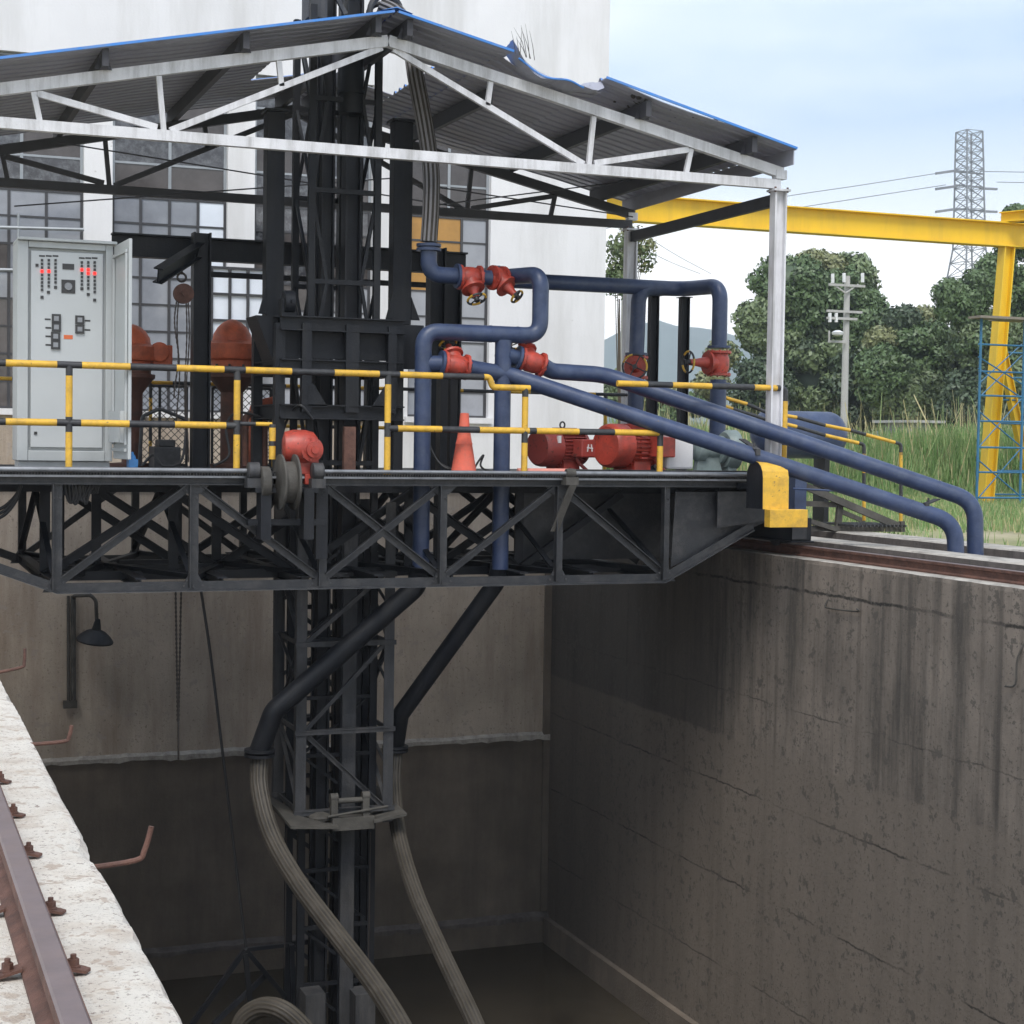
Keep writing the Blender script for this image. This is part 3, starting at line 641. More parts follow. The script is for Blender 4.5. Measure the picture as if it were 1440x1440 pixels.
m = MB(); m.tube([Vector((x928, RY, ZD)), Vector((x928, RY, ZD+.33)), Vector((x928, RY, zt2))], RR, 10, mf=lambda i: i); m.build('post', ['yellow', 'rail_black'], rl)
rl2 = T('guard_railing', (8.7, RY, ZD), 'short right-hand piece of yellow and black railing turning down at the deck corner', 'railing')
m = MB(); z3 = P(1000, 543, RY).z; xe_ = P(1103, 600, RY).x
xs_ = [P(x, 543, RY).x for x in (868, 910, 945, 1000, 1032, 1060, 1092)]
banded(m, [Vector((x, RY, z3)) for x in xs_], RR, [0, 1, 0, 1, 1, 0])
m.tube(fillet([(xs_[-1], RY, z3), (xe_, RY, z3), (xe_, RY, z3-.14)], .07, 6), RR, 10, m=1)
m.build('rail', ['yellow', 'rail_black'], rl2)
m = MB(); banded(m, [(xe_, RY, z3-.14), (xe_, RY, z3-.5), (xe_, RY, z3-.62), (xe_, RY, ZD)], RR, [0, 1, 0]); m.build('post', ['yellow', 'rail_black'], rl2)
# rear railing
rr_ = T('guard_railing', (5, YR, ZD), 'yellow and black railing along the rear deck edge, seen behind the machinery', 'railing')
m = MB()
for z in (ZD+.98, ZD+.5):
    banded(m, [Vector((x, YR, z)) for x in np.arange(.2, 9.3, .45)], .022, [i % 2 for i in range(22)])
m.build('rail', ['yellow', 'rail_black'], rr_)
for x in np.linspace(.2, 8.9, 7):
    m = MB(); banded(m, [(x, YR, ZD), (x, YR, ZD+.3), (x, YR, ZD+.5), (x, YR, ZD+.8), (x, YR, ZD+.98)], .022, [0, 1, 0, 1]); m.build('post', ['yellow', 'rail_black'], rr_)
# mesh guards standing before the rear railing
def mesh_guard(pa, pb, ytop, ybot, Y, lab):
    a = P(pa, ybot, Y); b = P(pb, ybot, Y); zt = P(pa, ytop, Y).z; zb0 = ZD+.01
    t = T('mesh_guard', ((a.x+b.x)/2, Y, zb0), lab, 'guard panel', 'steel mesh guards on the deck')
    m = MB()
    for z in (zb0+.02, (zt+zb0)/2, zt): m.bar((a.x, Y, z), (b.x, Y, z), .03, .03)
    for x in (a.x, b.x, (a.x+b.x)/2): m.bar((x, Y+.002, zb0), (x, Y+.002, zt), .028, .028)
    m.build('frame', 'dusty_steel', t); m = MB(); H_ = zt-zb0; W = b.x-a.x; s = .085; k = -H_
    while k < W:
        x0, z0 = k, 0.; x1, z1 = k+H_, H_
        if x0 < 0: z0 -= x0; x0 = 0
        if x1 > W: z1 -= (x1-W); x1 = W
        if x1-x0 > .02:
            m.bar((a.x+x0, Y, zb0+z0), (a.x+x1, Y, zb0+z1), .009, .004); m.bar((b.x-x0, Y+.006, zb0+z0), (b.x-x1, Y+.006, zb0+z1), .009, .004)
        k += s
    m.build('mesh', 'dusty_steel', t)
mesh_guard(186, 262, 542, 655, 19.2, 'steel mesh guard panel just right of the open cabinet door')
mesh_guard(298, 380, 545, 655, 19.2, 'steel mesh guard panel under the domed red motor')
# ================================================================ CABINET
YCb = 16.75; ca = P(24, 650, YCb); cb = P(158, 650, YCb); czt = P(90, 341, YCb).z; cx0, cx1 = ca.x, cb.x; D_ = .55
cab = T('control_cabinet', ((cx0+cx1)/2, YCb, ZD), 'tall grey control cabinet with its door open, red lights and switches on the inner panel', 'control cabinet')
m = MB(); z0 = ZD+.02
m.box((cx0, YCb+.06, z0+.08), (cx1, YCb+D_, czt)); m.box((cx0+.02, YCb+.05, z0), (cx1-.02, YCb+D_-.02, z0+.078))
for a, b in (((cx0, YCb, z0+.08), (cx0+.1, YCb+.058, czt)), ((cx1-.07, YCb, z0+.08), (cx1, YCb+.058, czt)), ((cx0+.102, YCb, czt-.06), (cx1-.072, YCb+.058, czt)), ((cx0+.102, YCb, z0+.08), (cx1-.072, YCb+.058, z0+.18))): m.box(a, b)
m.box((cx0+.0, YCb-.06, czt+.002), (cx1+.03, YCb+D_, czt+.03))
m.build('cabinet_body', 'cabinet', cab, bevel=.006)
ix0, ix1, iz0, iz1 = cx0+.125, cx1-.095, z0+.21, czt-.09
m = MB(); m.box((ix0, YCb+.02, iz0), (ix1, YCb+.054, iz1)); m.build('inner_panel', 'cabinet_inner', cab, bevel=.006)
def pc(x, y): q = P(x, y, YCb+.02); return q
def plq(pts, name, mat, w, h, d=.008):
    m = MB(True)
    for x, y in pts: q = pc(x, y); m.box((q.x-w/2, YCb+.02-d, q.z-h/2), (q.x+w/2, YCb+.0195, q.z+h/2))
    return m.build(name, mat, cab)
for col, rr in (((59, 68), (358, 415)), ((76,), (358, 400)), ((115, 124), (362, 405)), ((133,), (362, 418))):
    pass
ptsd = []; ptsg = []
for i, x in enumerate((59, 68.5, 78)):
    for y in np.arange(366, 410+(-i*4), 5.2):
        (ptsd if abs(y-381) > 3 or i == 2 else ptsg).append((x, y))
for i, x in enumerate((115, 124, 133)):
    for y in np.arange(369, 405+i*4, 5.2):
        (ptsd if abs(y-(378+4*i)) > 3 else ptsg).append((x, y))
plq(ptsd, 'terminal', 'dark_plastic', .022, .024, .012); plq(ptsg, 'indicator_light', 'led_red', .028, .028, .014)
plq([(59, 360), (68.5, 360), (78, 360), (115, 363), (124, 363), (133, 363)], 'nameplate', 'dark_plastic', .055, .016, .003)
plq([(96, 375)], 'display', 'dark_plastic', .11, .055); plq([(96, 403)], 'meter', 'dark_plastic', .13, .13); 
m = MB(); q = pc(96, 403); m.lathe((q.x, YCb+.012, q.z), (0, -1, 0), [(0, .04), (.012, .035)], 20); m.build('meter_dial', 'grey_steel', cab)
plq([(79, 448), (79, 460), (78, 473), (78, 485), (112, 450), (112, 463)], 'switch', 'dark_plastic', .085, .085, .02)
plq([(79, 448), (79, 460), (78, 473), (78, 485), (112, 450), (112, 463)], 'switch_face', 'grey_steel', .045, .045, .024)
plq([(67, 449), (68, 461), (68, 473), (68, 485), (123, 451), (123, 464)], 'nameplate', 'dark_plastic', .055, .016, .003)
plq([(96, 474)], 'warning_label', 'orange_label', .085, .04, .003)
plq([(52, 373), (59, 418), (68, 411), (78, 404), (124, 414), (133, 422), (115, 406), (50, 609)], 'lock', 'dark_plastic', .028, .028, .01)
# open door swung toward the camera
dq = P(183, 652, YCb-.42)
m = MB(); a = Vector((cx1+.02, YCb-.01, 0)); b = Vector((cx1+.09, YCb-.75, 0)); b.x = P(183, 500, YCb-.75).x
m.bar(Vector((a.x, a.y, (z0+.1+czt)/2)), Vector((b.x, b.y, (z0+.1+czt)/2)), czt-z0-.12, .03, n=(1, 0, 0))
dr = m.build('door', 'cabinet', cab, bevel=.005)
m = MB(); t_ = (b-a).normalized(); nrm = Vector((t_.y, -t_.x, 0)) if t_.y > 0 else Vector((-t_.y, t_.x, 0)); nrm = Vector((-abs(nrm.x), nrm.y*(-1 if nrm.x > 0 else 1), 0))
for f0, f1, za, zb_ in ((.06, .94, z0+.2, z0+.23), (.06, .94, czt-.12, czt-.09)):
    m.bar(a.lerp(b, f0)+nrm*.03+Vector((0, 0, za)), a.lerp(b, f1)+nrm*.03+Vector((0, 0, za)), zb_-za, .02, n=nrm)
for f in (.08, .92): m.bar(a.lerp(b, f)+nrm*.03+Vector((0, 0, z0+.25)), a.lerp(b, f)+nrm*.03+Vector((0, 0, czt-.14)), .03, .02, n=nrm)
m.bar(a.lerp(b, .1)+nrm*.05+Vector((0, 0, z0+.42)), a.lerp(b, .9)+nrm*.05+Vector((0, 0, z0+.42)), .3, .05, n=nrm)
m.build('door_rib', 'cabinet', dr)
# blue jug
q = P(186, 655, 16.4); m = MB(); m.box((q.x-.04, 16.36, ZD+.011), (q.x+.05, 16.5, ZD+.13)); m.lathe((q.x, 16.43, ZD+.12), (0, 0, 1), [(0, .045), (.05, .03), (.055, .018), (.08, .018)], 14)
tag(m.build('plastic_jug', 'jug_blue', bevel=.01), 'small blue plastic jug standing on the deck by the cabinet door', 'jug')
# ================================================================ CANOPY
cn = T('canopy', (4.8, 16, ZD), 'light grey steel truss canopy with dented blue-topped corrugated roof over the bridge', 'canopy')
AX = P(545, 50).x; ZCH = P(545, 216).z; xPR = P(1095, 275).x; xPL = 2*AX-xPR
zAp = P(545, 58).z; zE = P(1100, 243).z; sl_ = (zAp-zE)/(xPR-AX)
def zc_(x): return zAp-abs(x-AX)*sl_
def canopy_truss(Y, mat):
    m = MB(True); w_, d_ = .085, .08
    m.bar((xPL-.05, Y, ZCH), (xPR+.0, Y, ZCH), .10, d_)
    m.bar((AX+.002, Y, zAp), (xPR+.03, Y, zc_(xPR+.03)), .11, d_); m.bar((AX-.002, Y, zAp), (xPL-.03, Y, zc_(xPL-.03)), .11, d_)
    m.build('truss_chord', mat, cn); m = MB(True)
    zb_ = ZCH+.05
    X_ = lambda px, py: P(px, py, 16).x
    for s in (1, -1):
        f = lambda x: x if s == 1 else 2*AX-x
        xd = X_(823, 232); x1 = X_(835, 165); x2 = X_(972, 210); x2b = X_(965, 245); xh = X_(690, 115)
        for a, b in (((f(AX+.06), zAp-.07), (f(xd-.02), zb_)), ((f(xd+.04), zb_), (f(x1), zc_(x1)-.06)), ((f(xd+.1), zb_+.02), (f(x2-.03), zc_(x2)-.07)), ((f(x2b), zb_), (f(x2), zc_(x2)-.06)), ((f(xh-.03), zAp-.07-(zAp-.07-zb_)*(xh-AX)/(xd-AX)+.03), (f(xh), zc_(xh)-.06))):
            m.bar((a[0], Y+.005*s, a[1]), (b[0], Y+.005*s, b[1]), .06 if abs(a[0]-b[0]) > .3 else .05, .045)
    m.build('truss_web', mat, cn)
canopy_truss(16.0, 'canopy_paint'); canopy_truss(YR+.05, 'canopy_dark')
for x in (xPR, xPL):
    for Y in (16.0, YR+.05):
        m = MB(); m.ibar((x, Y, ZD+.01), (x, Y, ZCH-.06), .145, .12, .02, n=(0, 1, 0)); m.box((x-.1, Y-.09, ZCH-.078), (x+.1, Y+.09, ZCH-.056)); m.box((x-.06, Y-.05, ZCH+.055), (x+.07, Y+.05, zc_(xPR)+.02)); m.box((x-.1, Y-.09, ZD+.01), (x+.1, Y+.09, ZD+.03))
        po = m.build('post', 'canopy_paint', cn)
        m = MB()
        for k in (-1, 1):
            for j in (-1, 1): m.cyl((x+k*.075, Y+j*.06, ZCH-.09), (x+k*.075, Y+j*.06, ZCH-.035), .012, 6)
        m.build('bolt', 'rust', po)
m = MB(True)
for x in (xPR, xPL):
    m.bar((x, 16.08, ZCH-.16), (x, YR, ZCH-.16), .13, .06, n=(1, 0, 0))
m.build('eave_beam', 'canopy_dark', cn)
m = MB(True)          # tie rods
for a, b in (((80, 200), (700, 300)), ((20, 290), (560, 250)), ((560, 255), (890, 305)), ((600, 290), (1000, 240))):
    m.tube([P(a[0], a[1], 18.8), P(b[0], b[1], 18.8)], .008, 6)
m.build('tie_rod', 'canopy_dark', cn)
# purlins
YO0, YO1 = 15.72, YR+.4
pur = [AX+s*d for d in (.16, 1.45, 2.75, 4.0) for s in (1, -1)]+[xPR+.0]
m = MB(True)
for x in pur:
    if x == pur[-1]: continue
    z = zc_(x)+.135; inb = P(722, 80, 15.72).x < x < P(852, 125, 15.72).x
    m.bar((x, 17.0 if inb else YO0+.05, z-(.04 if inb else 0)), (x, YO1-.05, z), .16, .06, n=(1, 0, 0))
    for Y in (() if inb else (16.0,)):
        m.prism([(x-.08, Y-.07, z-.08), (x+.08, Y-.07, z-.08), (x+.03, Y-.07, z+.06), (x-.03, Y-.07, z+.06)], (0, .012, 0))
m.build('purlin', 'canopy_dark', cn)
# corrugated sheets
HX0, HX1, HY0, HY1 = AX-.80, AX+.85, 17.05, 18.6
def sheet(xa, xb, ya, yb, zoff=0, bend=None, name='roof_sheet', side=1):
    # ribs run down the slope; profile repeats along Y
    ys_ = []; p_ = .19; y = ya
    while y < yb:
        for dy, h in ((0, 0), (.12, 0), (.14, .03), (.17, .03)):
            if y+dy < yb: ys_.append((y+dy, h))
        y += p_
    ys_.append((yb, 0)); xs_ = np.linspace(xa, xb, max(2, int(abs(xb-xa)/.35)+2)); nx = len(xs_); vs = []
    for (y, h) in ys_:
        for x in xs_:
            z = zc_(x)+.215+h+zoff+(bend(x, y) if bend else 0)+.006*math.sin(x*5.1+y*1.7); vs.append((x, y, z))
    n0 = len(vs); vs += [(x, y, z+.008) for x, y, z in vs]; fs0 = []; fs1 = []; ny = len(ys_)
    for j in range(ny-1):
        for i in range(nx-1):
            a, b, c, d = j*nx+i, j*nx+i+1, (j+1)*nx+i+1, (j+1)*nx+i; fs0.append((a, d, c, b)); fs1.append((n0+a, n0+b, n0+c, n0+d))
    edge = [(i, i+1) for i in range(nx-1)]+[((ny-1)*nx+i+1, (ny-1)*nx+i) for i in range(nx-1)]+[((j+1)*nx, j*nx) for j in range(ny-1)]+[(j*nx+nx-1, (j+1)*nx+nx-1) for j in range(ny-1)]
    fs0 += [(a, b, b+n0, a+n0) for a, b in edge]
    m = MB(); m.add(vs, fs0, 0); m.add(vs, fs1, 1); return m.build(name, ['roof_under', 'roof_blue'], cn)
xeL, xeR = xPL-.35, P(1120, 215, 15.72).x
xg0, xg1 = P(722, 80, 15.72).x, P(852, 125, 15.72).x
def bnd(x, y): return .05*max(0, (x-xg0)/(xg1-xg0))*0
# left slope
sheet(xeL, HX0, YO0, YO1); sheet(HX0, AX-.01, YO0, HY0); sheet(HX0, AX-.01, HY1, YO1)
# right slope: first bay, sagging torn bay, outer bays
sheet(AX+.01, HX1, YO0, HY0, .004); sheet(AX+.01, HX1, HY1, YO1, .004)
sheet(HX1, xg0, YO0, YO1, .002)
def torn(x, y):
    u = (x-xg0)/(xg1-xg0); v = max(0, 1-(y-YO0)/1.3)
    return -.13*math.sin(math.pi*min(1, max(0, u*1.02)))*v + .02*math.sin(14*x)*v
sheet(xg0-.06, xg1+.06, YO0+.25, YO1, -.012, torn)
def lift(x, y):
    u = max(0, 1-(x-xg1)/.5); v = max(0, 1-(y-YO0)/1.2); return .05*u*v-.03*max(0, (x-xPR+.3))*v
sheet(xg1, xeR, YO0, YO1, .012, lift)
m = MB(True); xe5 = xeR-.02; m.bar((xe5, YO0+.02, zc_(xe5)+.14), (xe5, YO1-.02, zc_(xe5)+.14), .17, .012, n=(1, 0, 0)); xe5 = xeL+.02; m.bar((xe5, YO0+.02, zc_(xe5)+.14), (xe5, YO1-.02, zc_(xe5)+.14), .17, .012, n=(1, 0, 0)); m.build('eave_fascia', 'roof_under', cn)
m = MB()       # blue edge trim and ridge cap
def trim(xa, xb, dz0=0, dz1=0):
    m.bar((xa, YO0-.012, zc_(xa)+.228+dz0), (xb, YO0-.012, zc_(xb)+.228+dz1), .024, .02)
trim(xeL, AX-.02); trim(AX+.02, xg0); trim(xg1, xeR, .055)
m.prism([(AX-.16, YO0-.03, zAp+.215), (AX, YO0-.03, zAp+.265), (AX+.16, YO0-.03, zAp+.215), (AX, YO0-.03, zAp+.255)], (0, HY0-YO0+.03, 0))
m.tube([(xg0+(xg1-xg0)*u, YO0+.03+.04*math.sin(9*u), zc_(xg0+(xg1-xg0)*u)+.225-.12*math.sin(math.pi*u)**.7+.02*math.sin(13*u)) for u in np.linspace(.08, .78, 18)], .011, 6)
m.build('edge_trim', 'roof_blue', cn)
# folded-over torn flashing
m = MB(); vs = []; K = 16
for i in range(K+1):
    u = i/K; x = xg0+(xg1-xg0)*u; zz = zc_(x)+.22-.12*math.sin(math.pi*u)**.7+.015*math.sin(17*u)
    if u < .15: zz += .10*(1-u/.15)
    if u > .85: zz += .0*(u-.85)
    vs += [(x, YO0+.3, zz-.02), (x, YO0+.02+.04*math.sin(9*u), zz+.035*math.sin(11*u+1)), (x+.02, YO0+.15, zz+.04+.03*math.sin(8*u))]
m.add(vs, [(i*3+k, (i+1)*3+k, (i+1)*3+k+1, i*3+k+1) for i in range(K) for k in (0, 1)]); o = m.build('torn_flashing', 'roof_under', cn); md = o.modifiers.new('s', 'SOLIDIFY'); md.thickness = .008
m = MB()      # leaf litter and rubble lying on the roof
for k in range(60):
    x = random.choice([AX+.3+random.random()*.5, P(925, 150, 15.6).x+random.gauss(0, .08), P(980, 160, 15.6).x+random.gauss(0, .2)]); y = YO0+.05+random.random()*.5; r = random.uniform(.012, .035)
    m.lathe((x, y, zc_(x)+.235), (random.gauss(0, .3), random.gauss(0, .3), 1), [(0, r*.8), (r*.6, r), (r*1.3, r*.5)], 6, sm=False)
tag(m.build('roof_debris', 'mud_steel'), 'clumps of dry dirt and leaves lying on the blue roof edge', 'debris', kind='stuff')
pl = T('dry_weed', (P(735, 75, 15.5).x, 15.5, zc_(P(735, 75, 15.5).x)), 'thin dry weed growing on the dented roof sheet', 'weed')
m = MB()
for k in range(9):
    x0 = P(735, 75, 15.5).x+random.gauss(0, .05); z0_ = zc_(x0)+.14; h = random.uniform(.12, .35); dx = random.gauss(-.05, .08)
    m.tube([(x0, 15.5, z0_), (x0+dx*.4, 15.5, z0_+h*.5), (x0+dx, 15.5+random.gauss(0, .03), z0_+h)], [.004, .003, .001], 4)
m.build('stem', 'mud_steel', pl)
# ================================================================ MAST AND ITS GUIDE FRAME
ms = T('lattice_mast', (P(470, 700, 17.5).x, 17.5, -6), 'tall black lattice mast going up through the canopy roof and down into the pit', 'mast')
zTop = P(480, -14, 17.4).z; zBot = -6.3
m = MB(True)
xm = lambda px, Y: P(px, 500, Y).x
for px, Y, w_ in ((436, 17.15, .07), (528, 17.15, .07)):
    x = xm(px, Y); m.bar((x, Y, .0), (x, Y, zTop-.25), w_, .07); m.bar((x, Y+.7, .0), (x, Y+.7, zTop-.25), w_, .07)
m.build('corner_leg', 'black_steel', ms)
m = MB(True); xa_, xb_ = xm(436, 17.15), xm(528, 17.15); zz = [ZD+.1+k*.95 for k in range(6)]
for k in range(5):
    for Y in (17.15, 17.85):
        m.bar((xa_, Y, zz[k]), (xb_, Y, zz[k]), .05, .05)
        xs2 = (xa_, xa_+.17) if k % 2 else (xa_+.17, xa_)
        m.bar((xs2[0], Y, zz[k]), (xs2[1], Y, zz[k+1]), .035, .03); m.bar((xb_-(xs2[0]-xa_), Y, zz[k]), (xb_-(xs2[1]-xa_), Y, zz[k+1]), .035, .03)
    m.bar((xa_, 17.15, zz[k]), (xa_, 17.85, zz[k+1]), .04, .03, n=(1, 0, 0)); m.bar((xb_, 17.15, zz[k+1]), (xb_, 17.85, zz[k]), .04, .03, n=(1, 0, 0))
m.build('lattice', 'black_steel', ms)
m = MB(True); x1, x2 = xm(459, 17.4), xm(494, 17.3)
m.ibar((x1, 17.45, zBot), (x1, 17.45, zTop), .14, .14, .02); m.ibar((x2, 17.35, zBot), (x2, 17.35, zTop+.1), .18, .18, .025)
m.ibar((x2+.03, 17.8, zBot), (x2+.03, 17.8, zTop), .12, .12, .02)
m.bar((xm(520, 17.8), 17.8, zBot), (xm(520, 17.8), 17.8, 0.), .10, .08)
m.build('main_column', 'black_steel', ms)
m = MB(); m.bar((x2, 17.238, zBot), (x2, 17.238, .2), .15, .012); m.build('guide_strip', 'dusty_steel', ms)
m = MB(); m.cyl((x2-.06, 17.2, P(485, 160, 17.2).z), (x2-.06, 17.2, P(485, 70, 17.2).z), .13, 24); m.lathe((x2-.06, 17.2, P(485, 132, 17.2).z), (0, 0, 1), [(0, .15), (.03, .15)], 24); m.build('hydraulic_cylinder', 'black_steel', ms)
m = MB(True)
for px, Y, w_, zu_ in ((446, 17.55, .06, zTop-.6), (509, 17.6, .05, 0.)): m.bar((xm(px, Y), Y, zBot), (xm(px, Y), Y, zu_), w_, .06)
m.build('guide_column', 'black_steel', ms)
# inner rungs below deck
m = MB(True)
for z in np.arange(-5.9, .3, .62):
    m.bar((x1-.25, 17.85, z+.3), (x2+.28, 17.85, z+.3), .05, .04); m.bar((x1-.25, 17.85, z+.3), (x2+.28, 17.85, z-.3), .045, .03)
    m.bar((x1-.25, 17.3, z), (x2+.28, 17.3, z), .04, .04); m.bar((x1-.25, 17.3, z), (x2+.28, 17.3, z+.62), .028, .03, on=.05) if int(z*10) % 2 else m.bar((x2+.28, 17.3, z), (x1-.25, 17.3, z+.62), .028, .03, on=.05)
for x in (x1-.25, x2+.28):
    m.bar((x, 17.3, zBot), (x, 17.3, 0), .08, .06); m.bar((x, 17.85, zBot), (x, 17.85, 0), .08, .06)
m.build('lower_lattice', 'black_steel', ms)
# top gear above the roof
m = MB()
m.box((P(431, 10, 17.3).x, 17.2, P(431, 26, 17.3).z), (P(457, 10, 17.3).x, 17.5, zTop)); m.bar((x2-.1, 17.3, zTop-.05), (x2+.25, 17.3, zTop+.2), .06, .06)
m.bar((P(459, 0, 17.2).x, 17.2, zTop+.05), (P(486, 20, 17.2).x, 17.2, zTop-.3), .045, .04); m.box((x2-.15, 17.15, zTop-.4), (x2+.3, 17.22, zTop-.34))
m.torus((P(540, 14, 17.3).x, 17.25, zTop-.22), (0, 1, .2), .17, .035, 24, 8); m.torus((P(535, 14, 17.3).x, 17.35, zTop-.24), (0, 1, .2), .12, .03, 24, 8)
m.build('head_gear', 'dusty_steel', ms)
# outer cage below deck
m = MB(True); cA, cB = P(424, 950, 17).x, P(547, 950, 17).x; zc0 = .05; zcb = P(480, 1160, 17).z; yc0, yc1 = 17.0, 18.0
leg = lambda x, y: m.lbar((x, y, ZT0-.3), (x, y, zcb), .11, .014)
for x in (cA, cB):
    for y in (yc0, yc1): m.bar((x, y, ZT0-.3), (x, y, zcb), .11, .014); m.bar((x-.048 if x == cA else x+.048, y+.05, ZT0-.3), (x-.048 if x == cA else x+.048, y+.05, zcb), .014, .08)
cg = T('mast_cage', ((cA+cB)/2, 17.5, zcb), 'square steel cage hanging below the bridge round the mast, muddy collar at its foot', 'cage')
m.build('cage_leg', 'dusty_steel', cg); m = MB(True)
rings = [P(480, y, 17).z for y in (905, 1028, 1140)]
for z in [ZB]+rings:
    for y in (yc0, yc1): m.bar((cA-.07, y-.02, z), (cB+.07, y-.02, z), .05, .02); m.bar((cA, y-.0, z+.02), (cB, y, z+.02), .012, .08)
    for x in (cA, cB): m.bar((x, yc0, z), (x, yc1, z), .05, .02, n=(1, 0, 0))
m.build('cage_ring', 'dusty_steel', cg); m = MB(True); zz = [ZB+.02]+rings
for k in range(3):
    a, b = zz[k], zz[k+1]
    m.lbar((cA+.03, yc0+.02, b if k != 2 else a), (cB-.03, yc0+.02, a if k != 2 else b), .05, .01)
    m.lbar((cA, yc1, a), (cB, yc1, b), .05, .01); m.lbar((cB, yc1+.02, a), (cA, yc1+.02, (a+b)/2), .045, .01)
    for x in (cA, cB): m.lbar((x, yc0, a if k % 2 else b), (x, yc1, b if k % 2 else a), .05, .01, n=(1, 0, 0)); m.lbar((x, yc0, (a+b)/2), (x, yc1, a), .04, .01, n=(1, 0, 0))
m.build('cage_brace', 'dusty_steel', cg)
m = MB(); zk = P(480, 1152, 16.9).z
m.prism([(cA-.16, 16.75, zk), (cA-.22, 17.1, zk+.1), (cA-.2, 18.1, zk+.1), (cA-.1, 18.1, zk+.05), (cA+.15, 16.95, zk-.02), (cA+.34, 16.85, zk-.02), (cA+.34, 16.72, zk-.03)], (0, 0, -.03))
m.prism([(cB-.22, 16.75, zk), (cB+.14, 16.75, zk+.05), (cB+.18, 18., zk+.1), (cB+.06, 18., zk+.06), (cB-.2, 16.9, zk-.02)], (0, 0, -.03))
m.box((cA+.3, 16.8, zk-.1), (cB-.2, 17.2, zk+.03)); 
for x in (cA+.33, cB-.28): m.box((x-.035, 16.84, zk+.03), (x+.035, 16.92, zk+.24)); m.lathe((x-.04, 16.88, zk+.24), (1, 0, 0), [(0, .045), (.08, .045)], 14)
m.cyl((cA+.33, 16.88, zk+.2), (cB-.28, 16.88, zk+.2), .03, 12); m.cyl((cA+.25, 16.83, zk+.05), (cB-.05, 16.83, zk+.12), .014, 8)
m.lathe((cA+.2, 16.95, zk), (0, 0, 1), [(0, .11), (.03, .12), (.05, .11), (.08, .04)], 18)
m.build('collar', 'mud_steel', cg)
# guide columns and carriage frame above deck
gf = T('mast_guide_tower', (P(480, 600, 17.3).x, 17.3, ZD), 'heavy black guide frame with two tall columns standing round the mast', 'machine frame')
YM = 17.5; zf1 = P(480, 447, YM).z
for pa, pb, yt in ((372, 397, 158), (550, 576, 172)):
    m = MB(); a = P(pa, 330, YM).x; b = P(pb, 330, YM).x; m.box((a, YM-.09, zf1-.05), (b, YM+.09, P(pa, yt, YM).z)); m.box((a-.03, YM-.12, P(pa, yt, YM).z), (b+.03, YM+.12, P(pa, yt, YM).z+.03))
    m.prism([(a-.08, YM-.1, zf1), (a, YM-.1, zf1), (a, YM-.1, zf1+.3)], (0, .02, 0)); m.prism([(b, YM-.1, zf1), (b+.1, YM-.1, zf1), (b, YM-.1, zf1+.25)], (0, .02, 0))
    m.build('column', 'black_steel', gf, bevel=.005)
m = MB(True); xl, xr = P(398, 480, 16.9).x, P(560, 480, 16.9).x; yf_, yb_ = 16.9, 18.1
for yp in (457, 517, 580):
    z = P(480, yp, yf_).z
    for Y in (yf_, yb_): m.ibar((xl-.03, Y, z), (xr+.06, Y, z), .15, .12, .014)
    for x in (xl, xr): m.ibar((x, yf_+.06, z), (x, yb_-.06, z), .15, .12, .014, n=(1, 0, 0))
zA, zB2 = P(480, 580, yf_).z, P(480, 457, yf_).z
m.build('frame_beam', 'black_steel', gf)
m = MB(True)
for px, wd in ((430, .10), (494, .14), (550, .09)):
    x = P(px, 500, yf_).x; m.box((x-wd/2, yf_-.055, zA), (x+wd/2, yf_+.04, zB2)); 
for x in (xl-.02, xr+.02): m.box((x-.05, yf_+.02, ZD+.01), (x+.05, yf_+.14, zB2)); m.box((x-.05, yb_-.14, ZD+.01), (x+.05, yb_-.02, zB2))
m.box((xl, yf_+.10, P(480, 505, yf_).z), (xr, yf_+.12, zB2)); m.build('stiffener', 'black_steel', gf)
m = MB(True); m.prism([(P(360, 450, 17.1).x, 17.1, zB2+.08), (P(410, 450, 17.1).x, 17.1, zB2+.08), (P(410, 520, 17.1).x, 17.1, P(400, 530, 17.1).z), (P(386, 500, 17.1).x, 17.1, P(386, 512, 17.1).z)], (0, .5, 0))
m.prism([(P(432, 570, 16.88).x, 16.84, P(0+430, 572, 16.88).z), (P(460, 570, 16.88).x, 16.84, P(430, 572, 16.88).z), (P(440, 545, 16.88).x, 16.84, P(430, 540, 16.88).z), (P(432, 545, 16.88).x, 16.84, P(430, 540, 16.88).z)], (0, .02, 0))
m.prism([(P(520, 570, 16.88).x, 16.84, P(430, 572, 16.88).z), (P(548, 570, 16.88).x, 16.84, P(430, 572, 16.88).z), (P(548, 545, 16.88).x, 16.84, P(430, 540, 16.88).z), (P(540, 545, 16.88).x, 16.84, P(430, 540, 16.88).z)], (0, .02, 0))
m.box((P(562, 455, 17.2).x, 17.1, P(0+580, 520, 17.2).z), (P(592, 455, 17.2).x, 17.14, P(580, 458, 17.2).z)); m.build('bracket', 'black_steel', gf)
m = MB()     # roller housings on top
for px in (404, 410): q = P(px, 425, 17.0); m.lathe((q.x-.04, 17.0, q.z), (1, 0, 0), [(0, .12), (.06, .12)], 20)
m.box((P(395, 440, 17).x, 16.95, P(400, 445, 17).z), (P(415, 440, 17).x, 17.1, P(400, 420, 17).z)); m.build('roller', 'black_steel', gf)
m = MB(); q = P(491, 660, 16.9); m.box((P(483, 650, 16.85).x, 16.82, ZD+.01), (P(499, 650, 16.85).x, 16.9, P(490, 600, 16.85).z)); m.build('worn_stop', 'rust', gf)
